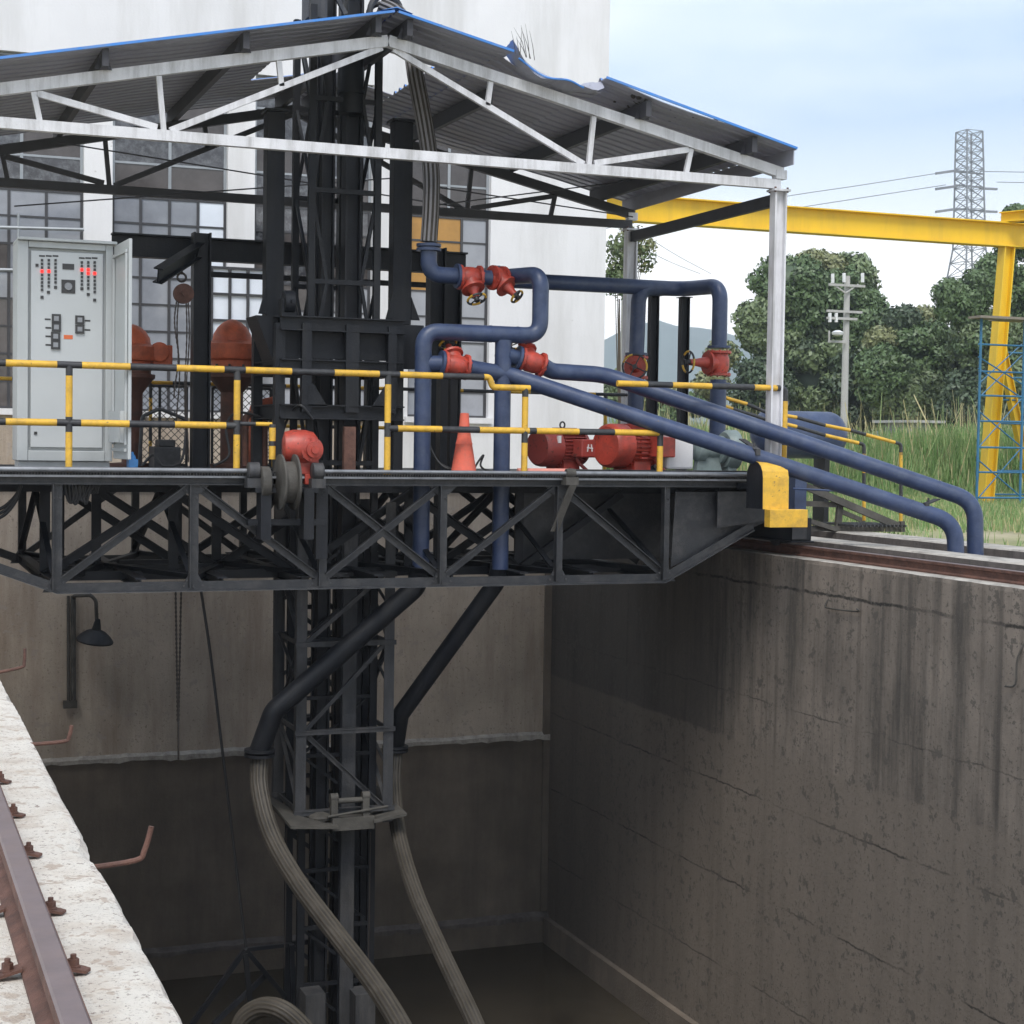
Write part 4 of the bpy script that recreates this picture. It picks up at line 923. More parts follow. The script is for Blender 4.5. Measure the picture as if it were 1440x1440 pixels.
# ================================================================ PORTAL FRAME WITH HOIST
pf = T('portal_frame', (3, 18.6, ZD), 'black I-beam portal frame behind the cabinet with a short jib carrying the chain hoist', 'steel frame')
m = MB(); YP = 18.5; zbm = P(400, 357, YP).z
m.ibar((P(157, 350, YP).x, YP, zbm), (P(655, 350, YP).x, YP, zbm), .25, .16, .02)
m.bar((P(300, 370, YP).x, YP+.3, zbm-.24), (P(655, 370, YP).x, YP+.3, zbm-.24), .06, .05); m.build('beam', 'black_steel', pf)
for px, Y in ((282, 18.2), (612, 18.3), (634, 18.6)):
    m = MB(); x = P(px, 500, Y).x; m.ibar((x, Y, ZD+.01), (x, Y, zbm+.14), .19, .18, .02); m.build('column', 'black_steel', pf)
m = MB(); xj = P(285, 350, 18.2).x; pj0 = P(290, 345, 18.4); pj1 = P(222, 388, 17.2); m.ibar(pj0, pj1, .16, .10, .014, n=(1, 0, 0)); m.build('jib', 'black_steel', pf)
ho = P(258, 413, 17.8); hz = T('chain_hoist', ho, 'small round rusty chain hoist hanging from the black jib', 'chain hoist')
m = MB(); m.lathe((ho.x, ho.y-.05, ho.z), (0, 1, 0), [(0, .07), (.01, .105), (.09, .105), (.1, .07)], 24); m.lathe((ho.x, ho.y-.08, ho.z), (0, 1, 0), [(0, .03), (.03, .03)], 12); m.build('hoist_body', 'rust', hz)
m = MB(); m.torus((ho.x-.02, ho.y, ho.z+.17), (0, 1, 0), .045, .013, 16, 6); m.cyl((ho.x-.02, ho.y, ho.z+.2), (ho.x-.02, ho.y, ho.z+.33), .012, 8); m.build('hook', 'chain', hz)
m = MB()
for dx, e in ((-.07, 560), (-.05, 600), (.03, 640), (.05, 650)):
    z1 = P(258, e, 17.8).z; n_ = 40
    m.tube([(ho.x+dx*(1+.3*math.sin(k*.2)), ho.y+.006*(k % 2), ho.z-.08-(ho.z-.08-z1)*k/n_) for k in range(n_+1)], [.006+.004*(k % 2) for k in range(n_+1)], 5)
m.build('chain', 'chain', hz)
# vertical red motors
def vmotor(px, ytop, ybase, Y, w_px, lab):
    q = P(px, ybase, Y); zt = P(px, ytop, Y).z; r = (P(px+w_px/2, ytop, Y).x-P(px-w_px/2, ytop, Y).x)/2; h = zt-(ZD+.01); zf = P(px, 520, Y).z
    t = T('vertical_motor', (q.x, Y, ZD+.01), lab, 'motor', 'domed red vertical motors'); z0 = ZD+.01
    r *= 1.2; h = zt-zf
    m = MB(); m.lathe((q.x, Y, zf), (0, 0, 1), [(0, r*.80), (h*.18, r*.80), (h*.2, r*1.02), (h*.24, r*1.06), (h*.50, r*1.04), (h*.55, r*.86), (h*.57, r*.74), (h*.7, r*.70), (h*.84, r*.54), (h*.94, r*.33), (h*.99, r*.12), (h, .01)], 32)
    m.build('dome', 'rust_red', t)
    m = MB(); m.lathe((q.x, Y, z0), (0, 0, 1), [(0, r*.9), (.04, r*.9), (.05, r*.42), (zf-z0-.26, r*.42), (zf-z0-.12, r*.8), (zf-z0-.09, r*.92), (zf-z0-.05, r*.92), (zf-z0-.045, r*.75), (zf-z0-.001, r*.75)], 28); m.build('stand', 'mud_rust', t)
    m = MB(); m.box((q.x+r*.75, Y-.14, zf+.05), (q.x+r*1.55, Y+.1, zf+.28)); m.lathe((q.x+r*1.0, Y-.14, zf+.2), (0, -1, 0), [(0, .11), (.05, .11), (.06, .06)], 18); m.build('terminal_box', 'rust_red', t, bevel=.01)
    m = MB()
    for k in range(10):
        a = 2*math.pi*k/10; m.cyl((q.x+r*.84*math.cos(a), Y+r*.84*math.sin(a), zf+.03), (q.x+r*.84*math.cos(a), Y+r*.84*math.sin(a), zf+.055), .014, 6)
    m.build('bolt', 'dusty_steel', t)
vmotor(326, 449, 560, 19.0, 62, 'domed rusty red vertical motor between the black column and the guide frame')
vmotor(186, 456, 560, 19.0, 58, 'domed rusty red vertical motor half hidden behind the open cabinet door')
for pts, rr_2, mt, nm, lab in (([(345, 655, 18.0), (345, 585, 18.0), (372, 575, 18.0), (372, 655, 18.0)], .035, 'mud_rust', 'small_pipe', 'small brown pipe loop on the deck behind the second railing post'),
        ([(355, 655, 18.3), (357, 570, 18.3), (392, 562, 18.3)], .05, 'rust_red', 'small_pipe', 'short orange outlet pipe beside the domed motor by the guide frame'),
        ([(196, 655, 18.2), (200, 585, 18.2), (225, 575, 18.2), (262, 590, 18.2)], .02, 'rail_black', 'small_pipe', 'thin black hose pipe bending up behind the open cabinet door')):
    m = MB(); m.tube(fillet([P(*p_) for p_ in pts], .08, 6), rr_2, 12); tag(m.build(nm, mt), lab, 'pipe', 'small pipes on the deck')
m = MB(); m.box((P(215, 650, 18.4).x, 18.3, ZD+.011), (P(252, 650, 18.4).x, 18.7, P(215, 628, 18.4).z)); m.box((P(222, 650, 18.4).x, 18.32, P(215, 628, 18.4).z+.001), (P(245, 650, 18.4).x, 18.6, P(215, 618, 18.4).z))
tag(m.build('tool_box', 'rail_black', bevel=.01), 'low black box on the deck behind the mesh guard', 'box')
for k, (pts) in enumerate(([(200, 655, 17.6), (215, 640, 17.6), (230, 655, 17.5), (255, 648, 17.6), (262, 600, 17.9)], [(300, 655, 17.5), (322, 640, 17.6), (318, 600, 17.7), (335, 580, 17.8), (378, 590, 17.8)], [(392, 655, 17.2), (400, 600, 17.1), (420, 570, 16.8), (440, 590, 16.8)])):
    m = MB(); m.tube(smooth([P(*p_) for p_ in pts], 8), .014, 8); tag(m.build('power_cable', 'cable'), ('black cable lying in loops behind the cabinet door', 'black cable hanging behind the second railing post', 'black cable bent over the guide frame foot')[k], 'cable', 'black cables on the deck')
# ================================================================ BLUE PIPEWORK
R0 = .088
YPp = 16.55
def flange(m, c, ax, r=.135, t=.03, mi=0): ax = Vector(ax).normalized(); m.lathe(Vector(c)-ax*t/2, ax, [(0, r), (t, r)], 24, mi)
def pipe(name, pts, rad, lab, fl=(), r=R0, mat='pipe_blue', grp='blue pipes', weld=()):
    q = fillet(pts, rad, 9); m = MB(); m.tube(q, r, 22)
    for c, ax in fl: flange(m, c, ax, r*1.5)
    for c, ax in weld: flange(m, c, ax, r*1.03, .02)
    return tag(m.build(name, mat), lab, 'pipe', grp)
r1x = P(594, 600, YPp).x; r2x = P(706, 600, YPp).x; zt_p = P(650, 468, YPp).z; zlo = P(594, 800, 17.0).z
p_up = P(760, 400, YPp)
x760 = P(760, 430, YPp).x; zb5 = P(745, 385, YPp).z
pipe('blue_pipe', [(r1x, YPp, -.15), (r1x, YPp, zt_p), (x760, YPp, zt_p), (x760, YPp, zb5), (P(712, 380, YPp+.5).x, YPp+.75, zb5+.02)], [.17, .17, .17],
     'blue pipe rising left of the orange cone and looping up to the upper red valves',
     weld=[((r1x, YPp, P(594, 498, YPp).z), (0, 0, 1)), ((P(690, 468, YPp).x, YPp, zt_p), (1, 0, 0)), ((P(728, 468, YPp).x, YPp, zt_p), (1, 0, 0)), ((x760, YPp, P(760, 410, YPp).z), (0, 0, 1)), ((r1x, YPp, P(594, 540, YPp).z), (0, 0, 1))],
     fl=[((P(712, 380, YPp+.5).x, YPp+.75, zb5+.02), (-.4, 1, 0))])
pipe('blue_pipe', [(r2x, YPp, -.15), (r2x, YPp, zt_p-.06)], .1, 'straight blue riser pipe between the orange cone and the red motors', weld=[((r2x, YPp, P(706, 512, YPp).z), (0, 0, 1)), ((r2x, YPp, P(706, 500, YPp).z), (0, 0, 1)), ((r2x, YPp, P(706, 545, YPp).z), (0, 0, 1))])
# gate valves
def valve(c, ax, st, L_, lab, r=.135, mat='red_paint', wheel=True, stem=.30, wr=.11):
    c = Vector(c); ax = Vector(ax).normalized(); st = Vector(st).normalized()
    t = T('gate_valve', c, lab, 'valve', 'red gate valves')
    m = MB(); m.lathe(c-ax*L_/2, ax, [(0, r), (.028, r), (.03, r*.72), (L_*.35, r*.85), (L_*.65, r*.85), (L_-.03, r*.72), (L_-.028, r), (L_, r)], 24)
    m.lathe(c, st, [(0, r*.75), (r*.8, r*.72), (r*.95, r*.7), (r*.96, r*.95), (r*1.15, r*.95), (r*1.16, r*.5), (stem*.8, r*.3), (stem, r*.26)], 16)
    m.build('valve_body', mat, t)
    m = MB(); u = ax.orthogonal().normalized(); v = ax.cross(u)
    for s in (-1, 1):
        for k in range(8):
            a = 2*math.pi*(k+.5)/8; p = c+(u*math.cos(a)+v*math.sin(a))*r*.85+ax*s*(L_/2-.014); m.cyl(p-ax*.026, p+ax*.026, .012, 6)
    m.build('bolt', mat, t)
    if wheel:
        m = MB(); w0 = c+st*(stem+.02); m.torus(w0, st, wr, .013, 24, 8, mf=lambda i: (i//4) % 2); u = st.orthogonal().normalized(); v = st.cross(u)
        for k in range(4): a = math.pi/2*k+.4; m.tube([w0, w0+(u*math.cos(a)+v*math.sin(a))*wr], .008, 6, m=1)
        m.lathe(w0-st*.03, st, [(0, .028), (.06, .028)], 10, m=1); m.build('handwheel', ['yellow', 'rail_black'], t)
vA = P(640, 514, YPp-.02); vB = P(747, 509, YPp+.05)
valve(vA, (1, 0, -.12), (-.1, .55, .8), .27, 'red gate valve on the stub between the left riser and the lower sloping pipe', stem=.26, wr=.09)
valve(vB, (1, 0, -.25), (-.25, .6, .8), .27, 'red gate valve between the right riser and the upper sloping pipe', stem=.26, wr=.11)
m = MB(); m.tube([(r1x+.03, YPp, vA.z+.01), vA-Vector((.14, 0, -.015))], R0*.95, 20); flange(m, vA-Vector((.155, 0, -.018)), (1, 0, -.12)); tag(m.build('blue_pipe', 'pipe_blue'), 'short blue stub pipe leading from the left riser into the red valve', 'pipe', 'blue pipes')
m = MB(); m.tube([(r2x+.03, YPp, vB.z+.06), vB-Vector((.14, 0, -.03))], R0*.95, 20); flange(m, vB-Vector((.155, 0, -.035)), (1, 0, -.25)); tag(m.build('blue_pipe', 'pipe_blue'), 'short blue stub pipe leading from the right riser into its red valve', 'pipe', 'blue pipes')
# sloping outlets down to the trench
XC_, XD_ = 10.75, 11.1
eC = at(1343, 735, X=XC_); eD = at(1371, 705, X=XD_)
sC = P(668, 519, YPp); sD = P(775, 522, YPp+.1)
pipe('blue_pipe', [vA+Vector((.14, 0, -.015)), sC, P(715, 527, YPp), eC, Vector((eC.x+.02, eC.y-.02, -.25))], [.3, .5, .3], 'lower blue pipe sloping down from the left valve to the trench, nearer the viewer', weld=[((eC.x+.01, eC.y, eC.z-.32), (0, 0, 1))]+[(P(715, 527, YPp).lerp(eC, f), eC-P(715, 527, YPp)) for f in (.3, .62, .9)])
pipe('blue_pipe', [vB+Vector((.13, 0, -.03)), sD, P(850, 527, YPp+.1), eD, Vector((eD.x+.02, eD.y-.02, -.25))], [.3, .6, .3], 'upper blue pipe sloping down from the right valve to the trench, ending rightmost', weld=[((eD.x+.01, eD.y, eD.z-.32), (0, 0, 1))]+[(P(850, 527, YPp+.1).lerp(eD, f), eD-P(850, 527, YPp+.1)) for f in (.25, .6, .9)])
for pa, pb, lab in ((1062, 1085, 'small steel clamp joining the two sloping blue pipes above the yellow guard'), (1300, 1325, 'small steel clamp joining the two sloping blue pipes near their lower ends')):
    f1 = (pa-668)/(1343-668); a = sC.lerp(eC, f1); b = sD.lerp(eD, (pb-850)/(1371-850)); c0 = a+Vector((0, -.02, .10)); c1 = b+Vector((0, .0, -.10))
    m = MB(); m.bar(c0, c1, .07, .012, n=(0, 0, 1)); m.bar(c0+Vector((0, 0, .008)), c0+Vector((0, 0, -.06)), .05, .05); m.cyl(c0+(c1-c0)*.2, c0+(c1-c0)*.2+Vector((0, 0, .05)), .012, 6); tag(m.build('pipe_clamp', 'dusty_steel'), lab, 'clamp')
# down-going black pipes to the hoses
jl = Vector((P(365, 1055, 16.9).x, 16.9, P(365, 1055, 16.9).z)); jr = Vector((P(556, 1050, 17.6).x, 17.6, P(556, 1050, 17.6).z))
pipe('drop_pipe', [(r1x, YPp+.03, -.1), (r1x-.02, YPp+.05, -.32), P(385, 1000, 16.8), jl], [.2, .22], 'thick black drop pipe slanting across the mast cage to the left hose', r=.105, mat='black_steel', grp='black drop pipes', fl=[(jl, (0, 0, 1)), (jl-Vector((0, 0, .05)), (0, 0, 1))])
pipe('drop_pipe', [(r2x, YPp+.03, -.1), (r2x, YPp+.1, -.3), P(563, 1005, 17.4), jr], [.2, .15], 'black drop pipe slanting down from the right riser to the right hose', r=.095, mat='black_steel', grp='black drop pipes', fl=[(jr, (0, 0, 1)), (jr-Vector((0, 0, .04)), (0, 0, 1))])
def hose(pts, r, lab, mat='hose_low', n=52):
    m = MB(); m.tube(smooth([P(a, b, c) for a, b, c in pts], 10), r, n, ribs=1, stripe=1); return tag(m.build('ribbed_hose', [mat, 'hose_groove']), lab, 'hose', 'ribbed suction hoses')
hose([(365, 1063, 16.9), (365, 1110, 16.8), (382, 1175, 16.4), (418, 1240, 15.8), (470, 1310, 15.0), (522, 1378, 14.2), (562, 1440, 13.5), (600, 1520, 12.8), (640, 1640, 12.5)], .086, 'left muddy ribbed hose sweeping from the flange across the mast to the lower right')
hose([(556, 1058, 17.6), (554, 1110, 17.4), (562, 1180, 16.9), (584, 1255, 16.1), (612, 1320, 15.4), (640, 1380, 14.7), (668, 1440, 14.0), (700, 1520, 13.4), (740, 1650, 13.)], .078, 'right muddy ribbed hose curving down beside the mast')
hose([(330, 1500, 15.5), (340, 1440, 15.4), (365, 1418, 15.3), (395, 1420, 15.1), (425, 1445, 15.0), (470, 1500, 14.9)], .088, 'arch of ribbed hose rising at the bottom edge left of the mast')
hose([(603, 340, 17.0), (606, 290, 17.0), (606, 240, 17.05), (598, 180, 17.1), (585, 110, 17.15), (577, 60, 17.2), (560, 20, 17.25), (535, 5, 17.3)], .085, 'grey ribbed hose hanging from the mast head through the roof to the upper elbow', mat='hose_up', n=44)
# upper elbow, valves and cross-over
YU = 17.0
pU0 = P(603, 345, YU); zU = P(640, 388, YU).z
pipe('blue_pipe', [pU0, (pU0.x, YU, zU), (P(643, 390, YU).x, YU, zU)], [.2], 'dark blue elbow pipe under the hanging ribbed hose', fl=[(pU0, (0, 0, 1)), (pU0-Vector((0, 0, .045)), (0, 0, 1)), ((P(643, 390, YU).x, YU, zU), (1, 0, 0))])
valve((P(660, 393, YU).x, YU, zU-.01), (1, 0, 0), (.15, -.6, -1), .25, 'dark red upper valve next to the elbow, its handwheel hanging below', stem=.26, wr=.1, mat='red_paint')
v2 = Vector((P(706, 390, YU+.1).x, YU+.1, zU))
m = MB(); m.cyl((P(678, 390, YU).x, YU, zU), (P(690, 390, YU).x, YU, zU), .08, 20); tag(m.build('blue_pipe', 'pipe_blue'), 'very short dark pipe spool between the two upper red valves', 'pipe', 'blue pipes')
valve((P(700, 390, YU).x, YU, zU), (1, .3, 0), (.55, -.7, -.75), .16, 'red valve facing the camera just left of the blue loop', stem=.3, wr=.075)
# crossover going right to rear drops
YX = 19.0; zX = P(850, 401, YX).z
xa9, xb9 = P(690, 395, YX).x, P(1012, 405, YX).x; x89 = P(900, 440, YX-.0).x; YX2 = 18.2
xdr = P(1012, 450, YX2).x
pipe('blue_pipe', [(xa9, YX, zX), (P(958, 402, YX).x, YX, zX), (xdr, YX2, P(1012, 402, YX2).z), (xdr, YX2, P(1012, 488, YX2).z)], [.3, .2], 'long horizontal dark blue pipe crossing the white wall and turning down at its right end', r=.095, fl=[((xdr, YX2, P(1012, 488, YX2).z), (0, 0, 1))])
xle = P(896, 440, YX).x
pipe('blue_pipe', [(x89+.35, YX, zX), (xle+.02, YX, zX-.02), (xle, YX, P(896, 498, YX).z)], [.2], 'blue branch pipe dropping from the crossing pipe to the valve with the side handwheel', r=.095, fl=[((xle, YX, P(896, 498, YX).z), (0, 0, 1))])
valve((xdr, YX2, P(1012, 511, YX2).z), (0, 0, 1), (-1, -.1, 0), .30, 'large red valve on the right drop pipe with a handwheel pointing left', r=.15, stem=.42, wr=.13)
valve((xle+.0, YX, P(896, 517, YX).z), (0, 0, 1), (-.5, -.9, 0), .28, 'red valve on the left rear drop pipe, handwheel facing the viewer', r=.15, stem=.26, wr=.15)
pipe('blue_pipe', [(xdr, YX2, P(1012, 534, YX2).z), (xdr, YX2, ZD+.01)], .1, 'short blue pipe below the large right-hand valve down to the deck', r=.1, fl=[((xdr, YX2, P(1012, 540, YX2).z), (0, 0, 1))])
pipe('blue_pipe', [(xle, YX, P(896, 538, YX).z), (xle, YX, ZD+.01)], .1, 'short blue pipe below the rear valve behind the sloping pipes', r=.1)
for px, lab in ((918, 'black support column under the crossing pipe, left one'), (961, 'black support column under the crossing pipe, right one')):
    m = MB(); x = P(px, 500, YX+.1).x; m.ibar((x, YX+.1, ZD+.01), (x, YX+.1, zX-.099 if px > 940 else zX-.099), .115, .1, .014); m.box((x-.07, YX, zX-.098), (x+.07, YX+.2, zX-.088)); tag(m.build('support_column', 'black_steel'), lab, 'column', 'pipe supports')
m = MB(); x = P(629, 600, 17.3).x; m.box((P(617, 600, 17.3).x, 17.25, ZD+.01), (P(627, 600, 17.3).x, 17.4, P(620, 530, 17.3).z)); m.box((P(631, 600, 17.3).x, 17.25, ZD+.01), (P(641, 600, 17.3).x, 17.4, P(620, 530, 17.3).z))
tag(m.build('cable_duct', 'black_steel'), 'pair of black cable ducts rising behind the orange cone', 'duct')
# blue tank
q = P(1150, 612, 20.6); rt = .335
tk = T('blue_tank', (q.x, 20.6, q.z-rt), 'dark blue horizontal tank with a domed end behind the sloping pipes', 'tank')
m = MB(); x0 = P(1075, 607, 20.6).x; x1_ = P(1165, 607, 20.6).x; m.lathe((x0, 20.6, q.z), (1, 0, 0), [(-.2, .05), (-.14, .16), (-.06, .25), (0, rt), (x1_-x0-.02, rt)]+[(x1_-x0-.02+.26*math.sin(a_), rt*math.cos(a_)) for a_ in (.15, .35, .6, .85, 1.1, 1.35, 1.55)], 36); m.build('shell', 'pipe_blue', tk)
m = MB(True)
for x in (x0+.1, x1_-.1): m.box((x-.04, 20.45, .0), (x+.04, 20.75, q.z-rt*.8))
m.build('leg', 'black_steel', tk); m = MB(); m.cyl((x0+.25, 20.5, q.z+rt*.9), (x0+.25, 20.5, q.z+rt+.08), .03, 14); m.lathe((x0+.25, 20.5, q.z+rt+.08), (0, 0, 1), [(0, .06), (.05, .06)], 14); m.build('nozzle', 'pipe_blue', tk)
# ================================================================ HORIZONTAL MOTORS, PUMP, CONE
def hmotor(px, py, wpx, hpx, Y, lab, mat, mark, ax=(1, .0, 0)):
    a = P(px-wpx/2, py, Y); b = P(px+wpx/2, py, Y); r = (P(px, py-hpx/2, Y).z-P(px, py+hpx/2, Y).z)/2*.92; Lg = b.x-a.x; c = Vector((a.x, Y, ZD+.085+r)); ax = Vector(ax)
    t = T('electric_motor', ((a.x+b.x)/2, Y, ZD+.02), lab, 'motor', 'red electric motors on the deck')
    m = MB(); m.lathe(c, ax, [(0, r*.3), (.0, r*.88), (.03, r*.99), (.07, r*1.02), (Lg*.34, r*1.02), (Lg*.345, r*.9), (Lg*.86, r*.9), (Lg*.865, r*.97), (Lg*.93, r*.95), (Lg, r*.5), (Lg+.12, r*.12)], 36); 
    m.build('housing', mat, t); m = MB()
    for k in range(34):
        an = 2*math.pi*k/34; d = Vector((0, math.cos(an), math.sin(an))); p0 = c+ax*Lg*.36+d*r*.93; p1 = c+ax*Lg*.85+d*r*.93; m.bar(p0, p1, .008, .05, n=d)
    m.build('cooling_fins', mat, t); m = MB()
    m.box((c.x+Lg*.3, Y-r*.8, ZD+.02), (c.x+Lg*.85, Y-r*.35, ZD+.06)); m.box((c.x+Lg*.3, Y+r*.35, ZD+.02), (c.x+Lg*.85, Y+r*.8, ZD+.06)); m.box((c.x+Lg*.4, Y-r*.7, ZD+.055), (c.x+Lg*.75, Y+r*.7, c.z-r*.7)); m.build('foot', mat, t)
    m = MB(); m.torus((c.x+Lg*.55, Y, c.z+r*1.0+.04), (0, 1, 0), .035, .01, 16, 6); m.build('lifting_eye', 'dark_plastic', t)
    m = MB(); tb = c.x+Lg*(.52 if mark else .66); m.box((tb, Y-r-.14, c.z-r*.5), (tb+Lg*.34, Y-r*.6, c.z+r*.45)); bx_ = m.build('terminal_box', mat, t, bevel=.015)
    if mark:     # white emblem cast on the terminal box lid
        m = MB(); cx_, cz_ = tb+Lg*.17, c.z+.0; yy = Y-r-.145
        for x in (-.035, .035): m.bar((cx_+x, yy, cz_-.04), (cx_+x*.6, yy, cz_+.04), .014, .005)
        m.bar((cx_-.045, yy-.001, cz_+.004), (cx_+.045, yy-.001, cz_-.004), .014, .005); m.build('emblem', 'white_lamp', bx_)
        m = MB(); m.box((c.x+Lg*.18, Y-r*1.02-.004, c.z+.05), (c.x+Lg*.24, Y-r*.9, c.z+.13)); m.build('rating_plate', 'white_lamp', t)
    else:
        m = MB()
        for k in range(5): m.box((c.x+Lg*.46, Y-r*1.0, c.z-.14+k*.06), (c.x+Lg*.58, Y-r*.8, c.z-.12+k*.06))
        m.build('vent_slots', 'motor_red', t)
        m = MB(); m.box((c.x+Lg*.55, Y-.12, c.z+r*.93), (c.x+Lg*.75, Y+.05, c.z+r*1.06)); m.build('rating_plate', 'grey_steel', t)
    m = MB(); m.tube(smooth([(tb+Lg*.1, Y-r*.9, c.z-r*.5), (tb+Lg*.15, Y-r*.95, c.z-r*.8), (tb+Lg*.28, Y-r-.05, ZD+.03)], 5), .02, 8); m.build('conduit', 'motor_red', t); t.rotation_euler = (0, 0, .33)
hmotor(787, 627, 78, 58, 17.2, 'smaller red electric motor with a white emblem on its terminal box', 'motor_red', True)
hmotor(884, 628, 82, 66, 16.9, 'larger red electric motor with vent slots, right of the motor with the emblem', 'red_paint', False)
m = MB(); m.box((P(700, 660, 16.6).x, 16.45, ZD+.011), (P(1040, 660, 16.6).x, 17.6, ZD+.022)); m.ibar((P(730, 660, 16.5).x, 16.5, ZD+.045), (P(1050, 660, 16.5).x, 16.5, ZD+.045), .045, .1, .01)
tag(m.build('base_frame', 'dusty_steel'), 'low steel base frame under the red motors and the pump', 'base frame')
q = P(975, 640, 16.9)
pm = T('pump', (P(1000, 640, 16.9).x, 16.9, ZD+.02), 'grey-green pump with bearing bracket right of the large red motor', 'pump')
m = MB(); m.box((P(930, 600, 16.9).x, 16.75, ZD+.07), (P(968, 600, 16.9).x, 17.1, P(950, 607, 16.9).z)); m.build('coupling_guard', 'pale_cream' if 'pale_cream' in M else 'building_white', pm, bevel=.03)
m = MB(); xq_ = P(975, 640, 16.9).x; zq = P(975, 632, 16.9).z
m.lathe((xq_, 16.9, zq), (1, 0, 0), [(0, .09), (.03, .13), (.12, .14), (.13, .1), (.3, .1), (.31, .16), (.36, .16)], 24); m.box((xq_+.0, 16.78, ZD+.02), (xq_+.38, 17.02, ZD+.06)); m.prism([(xq_+.02, 16.85, ZD+.06), (xq_+.34, 16.85, ZD+.06), (xq_+.28, 16.85, zq), (xq_+.06, 16.85, zq)], (0, .1, 0)); m.build('bearing_bracket', 'pump_grey', pm)
m = MB(); m.lathe((xq_+.38, 16.9, zq), (1, 0, 0), [(0, .2), (.05, .23), (.14, .23), (.2, .15), (.25, .1)], 28); m.box((xq_+.40, 16.8, ZD+.02), (xq_+.5, 17., zq)); m.build('volute', 'pump_grey', pm)
# cone
q = P(652, 667, 16.15); zt9 = P(652, 580, 16.15).z
co = T('traffic_cone', (q.x, 16.15, ZD+.01), 'faded orange-red traffic cone on the deck between the two blue risers', 'traffic cone')
m = MB(); h = zt9-ZD-.01; m.lathe((q.x, 16.15, ZD+.03), (0, 0, 1), [(0, .135), (.02, .128), (h*.45, .085), (h*.46, .088), (h*.5, .08), (h*.72, .055), (h-.03, .045), (h-.025, .03)], 28); m.build('cone_body', 'cone_red', co)
m = MB(); m.box((q.x-.15, 16.0, ZD+.011), (q.x+.15, 16.3, ZD+.032)); m.build('base', 'cone_red', co, bevel=.008)
m = MB(); a = P(728, 664, 16.05); b = P(800, 664, 16.05); m.cyl((a.x, 16.05, ZD+.05), (b.x, 16.05, ZD+.05), .032, 16); tag(m.build('pink_tube', 'pale_red'), 'faded pink tube lying on the deck edge below the left red motor', 'tube')
m = MB(); m.tube(smooth([P(664, 665, 16.5), P(672, 650, 16.5), P(680, 640, 16.5), P(676, 655, 16.5), P(690, 663, 16.4), P(720, 664, 16.4), P(760, 662, 16.4)], 8), .011, 8); m.tube(smooth([P(600, 600, 16.9), P(606, 630, 16.8), P(622, 655, 16.7), P(650, 664, 16.6)], 8), .011, 8); m.tube(smooth([P(598, 610, 16.9), P(612, 645, 16.8), P(640, 662, 16.6)], 8), .01, 8)
tag(m.build('power_cable', 'cable'), 'loose black cables looping on the deck beside the orange cone', 'cable')
m = MB()
for k in range(6):
    x0 = 92+k*5; m.tube(smooth([P(x0, 680, 16.2), P(x0+3, 700+4*(k % 3), 16.2), P(x0+9, 706-3*k, 16.2), P(x0+14, 683, 16.2)], 6), .016, 6)
for k in range(4): m.tube(smooth([P(118+k*4, 682, 16.3), P(121+k*5, 693, 16.3), P(128+k*3, 690, 16.3), P(134+k*2, 680, 16.3)], 6), .012, 6)
tag(m.build('cable_bundle', 'cable'), 'bundle of black cables hanging under the deck below the cabinet', 'cable')
m = MB()
for k in range(3): m.tube(smooth([P(-20, 735-6*k, 16.4), P(5, 725-6*k, 16.4), P(22, 705-4*k, 16.4), P(30, 682, 16.4)], 8), .016, 8)
tag(m.build('power_cable', 'cable'), 'thick black cables curving up under the left end of the bridge', 'cable')
# ropes and chains in the pit
m = MB(); Yr = 17.9
n_ = 60
for a, b, c, d in ((247, 826, 250, 1015), (255, 826, 251, 1015), (251, 1015, 251, 1068)):
    A_, B_ = P(a, b, Yr), P(c, d, Yr); m.tube([A_.lerp(B_, k/n_)+Vector((0, .004*(k % 2), 0)) for k in range(n_+1)], [.008+.006*(k % 2) for k in range(n_+1)], 5)
tag(m.build('hanging_chain', 'chain'), 'looped chain hanging from the bridge in front of the far pit wall', 'chain')
m = MB(); m.tube(smooth([P(282, 826, 17.9), P(296, 920, 17.9), P(312, 1050, 17.9), P(330, 1200, 17.9), P(346, 1335, 17.9)], 10), .015, 6)
tag(m.build('hanging_rope', 'cable'), 'single dark rope slanting down from the bridge to the frame in the water', 'rope')
for px, a, b, lab in ((400, 1165, 1360, 'thin steel wire hanging left of the foot of the mast'), (518, 1170, 1360, 'thin steel wire hanging right of the foot of the mast')):
    m = MB(); m.tube([P(px+3, a, 17.2), P(px, b, 17.2)], .006, 5); tag(m.build('steel_wire', 'chain'), lab, 'wire')
m = MB(); YQ = 17.6
for a, b, w_ in (((345, 1335), (270, 1440), .05), ((345, 1335), (400, 1400), .05), ((348, 1335), (410, 1328), .04), ((300, 1440), (375, 1370), .05), ((345, 1340), (360, 1500), .05), ((270, 1460), (430, 1440), .06), ((410, 1328), (415, 1500), .05)): m.bar(P(a[0], a[1], YQ), P(b[0], b[1], YQ+.2), w_, w_)
tag(m.build('sunken_frame', 'black_steel'), 'half sunk dark steel frame at the foot of the mast', 'frame')
m = MB()
for a, b in ((430, 505), (500, 560)): m.box(P(a, 1400, 17.0)+Vector((0, 0, 0)), Vector((P(a+28, 1400, 17).x, 17.3, P(a, 1500, 17.).z)))
tag(m.build('guide_block', 'dusty_steel'), 'muddy steel guide blocks low on the mast near the water', 'machine part')
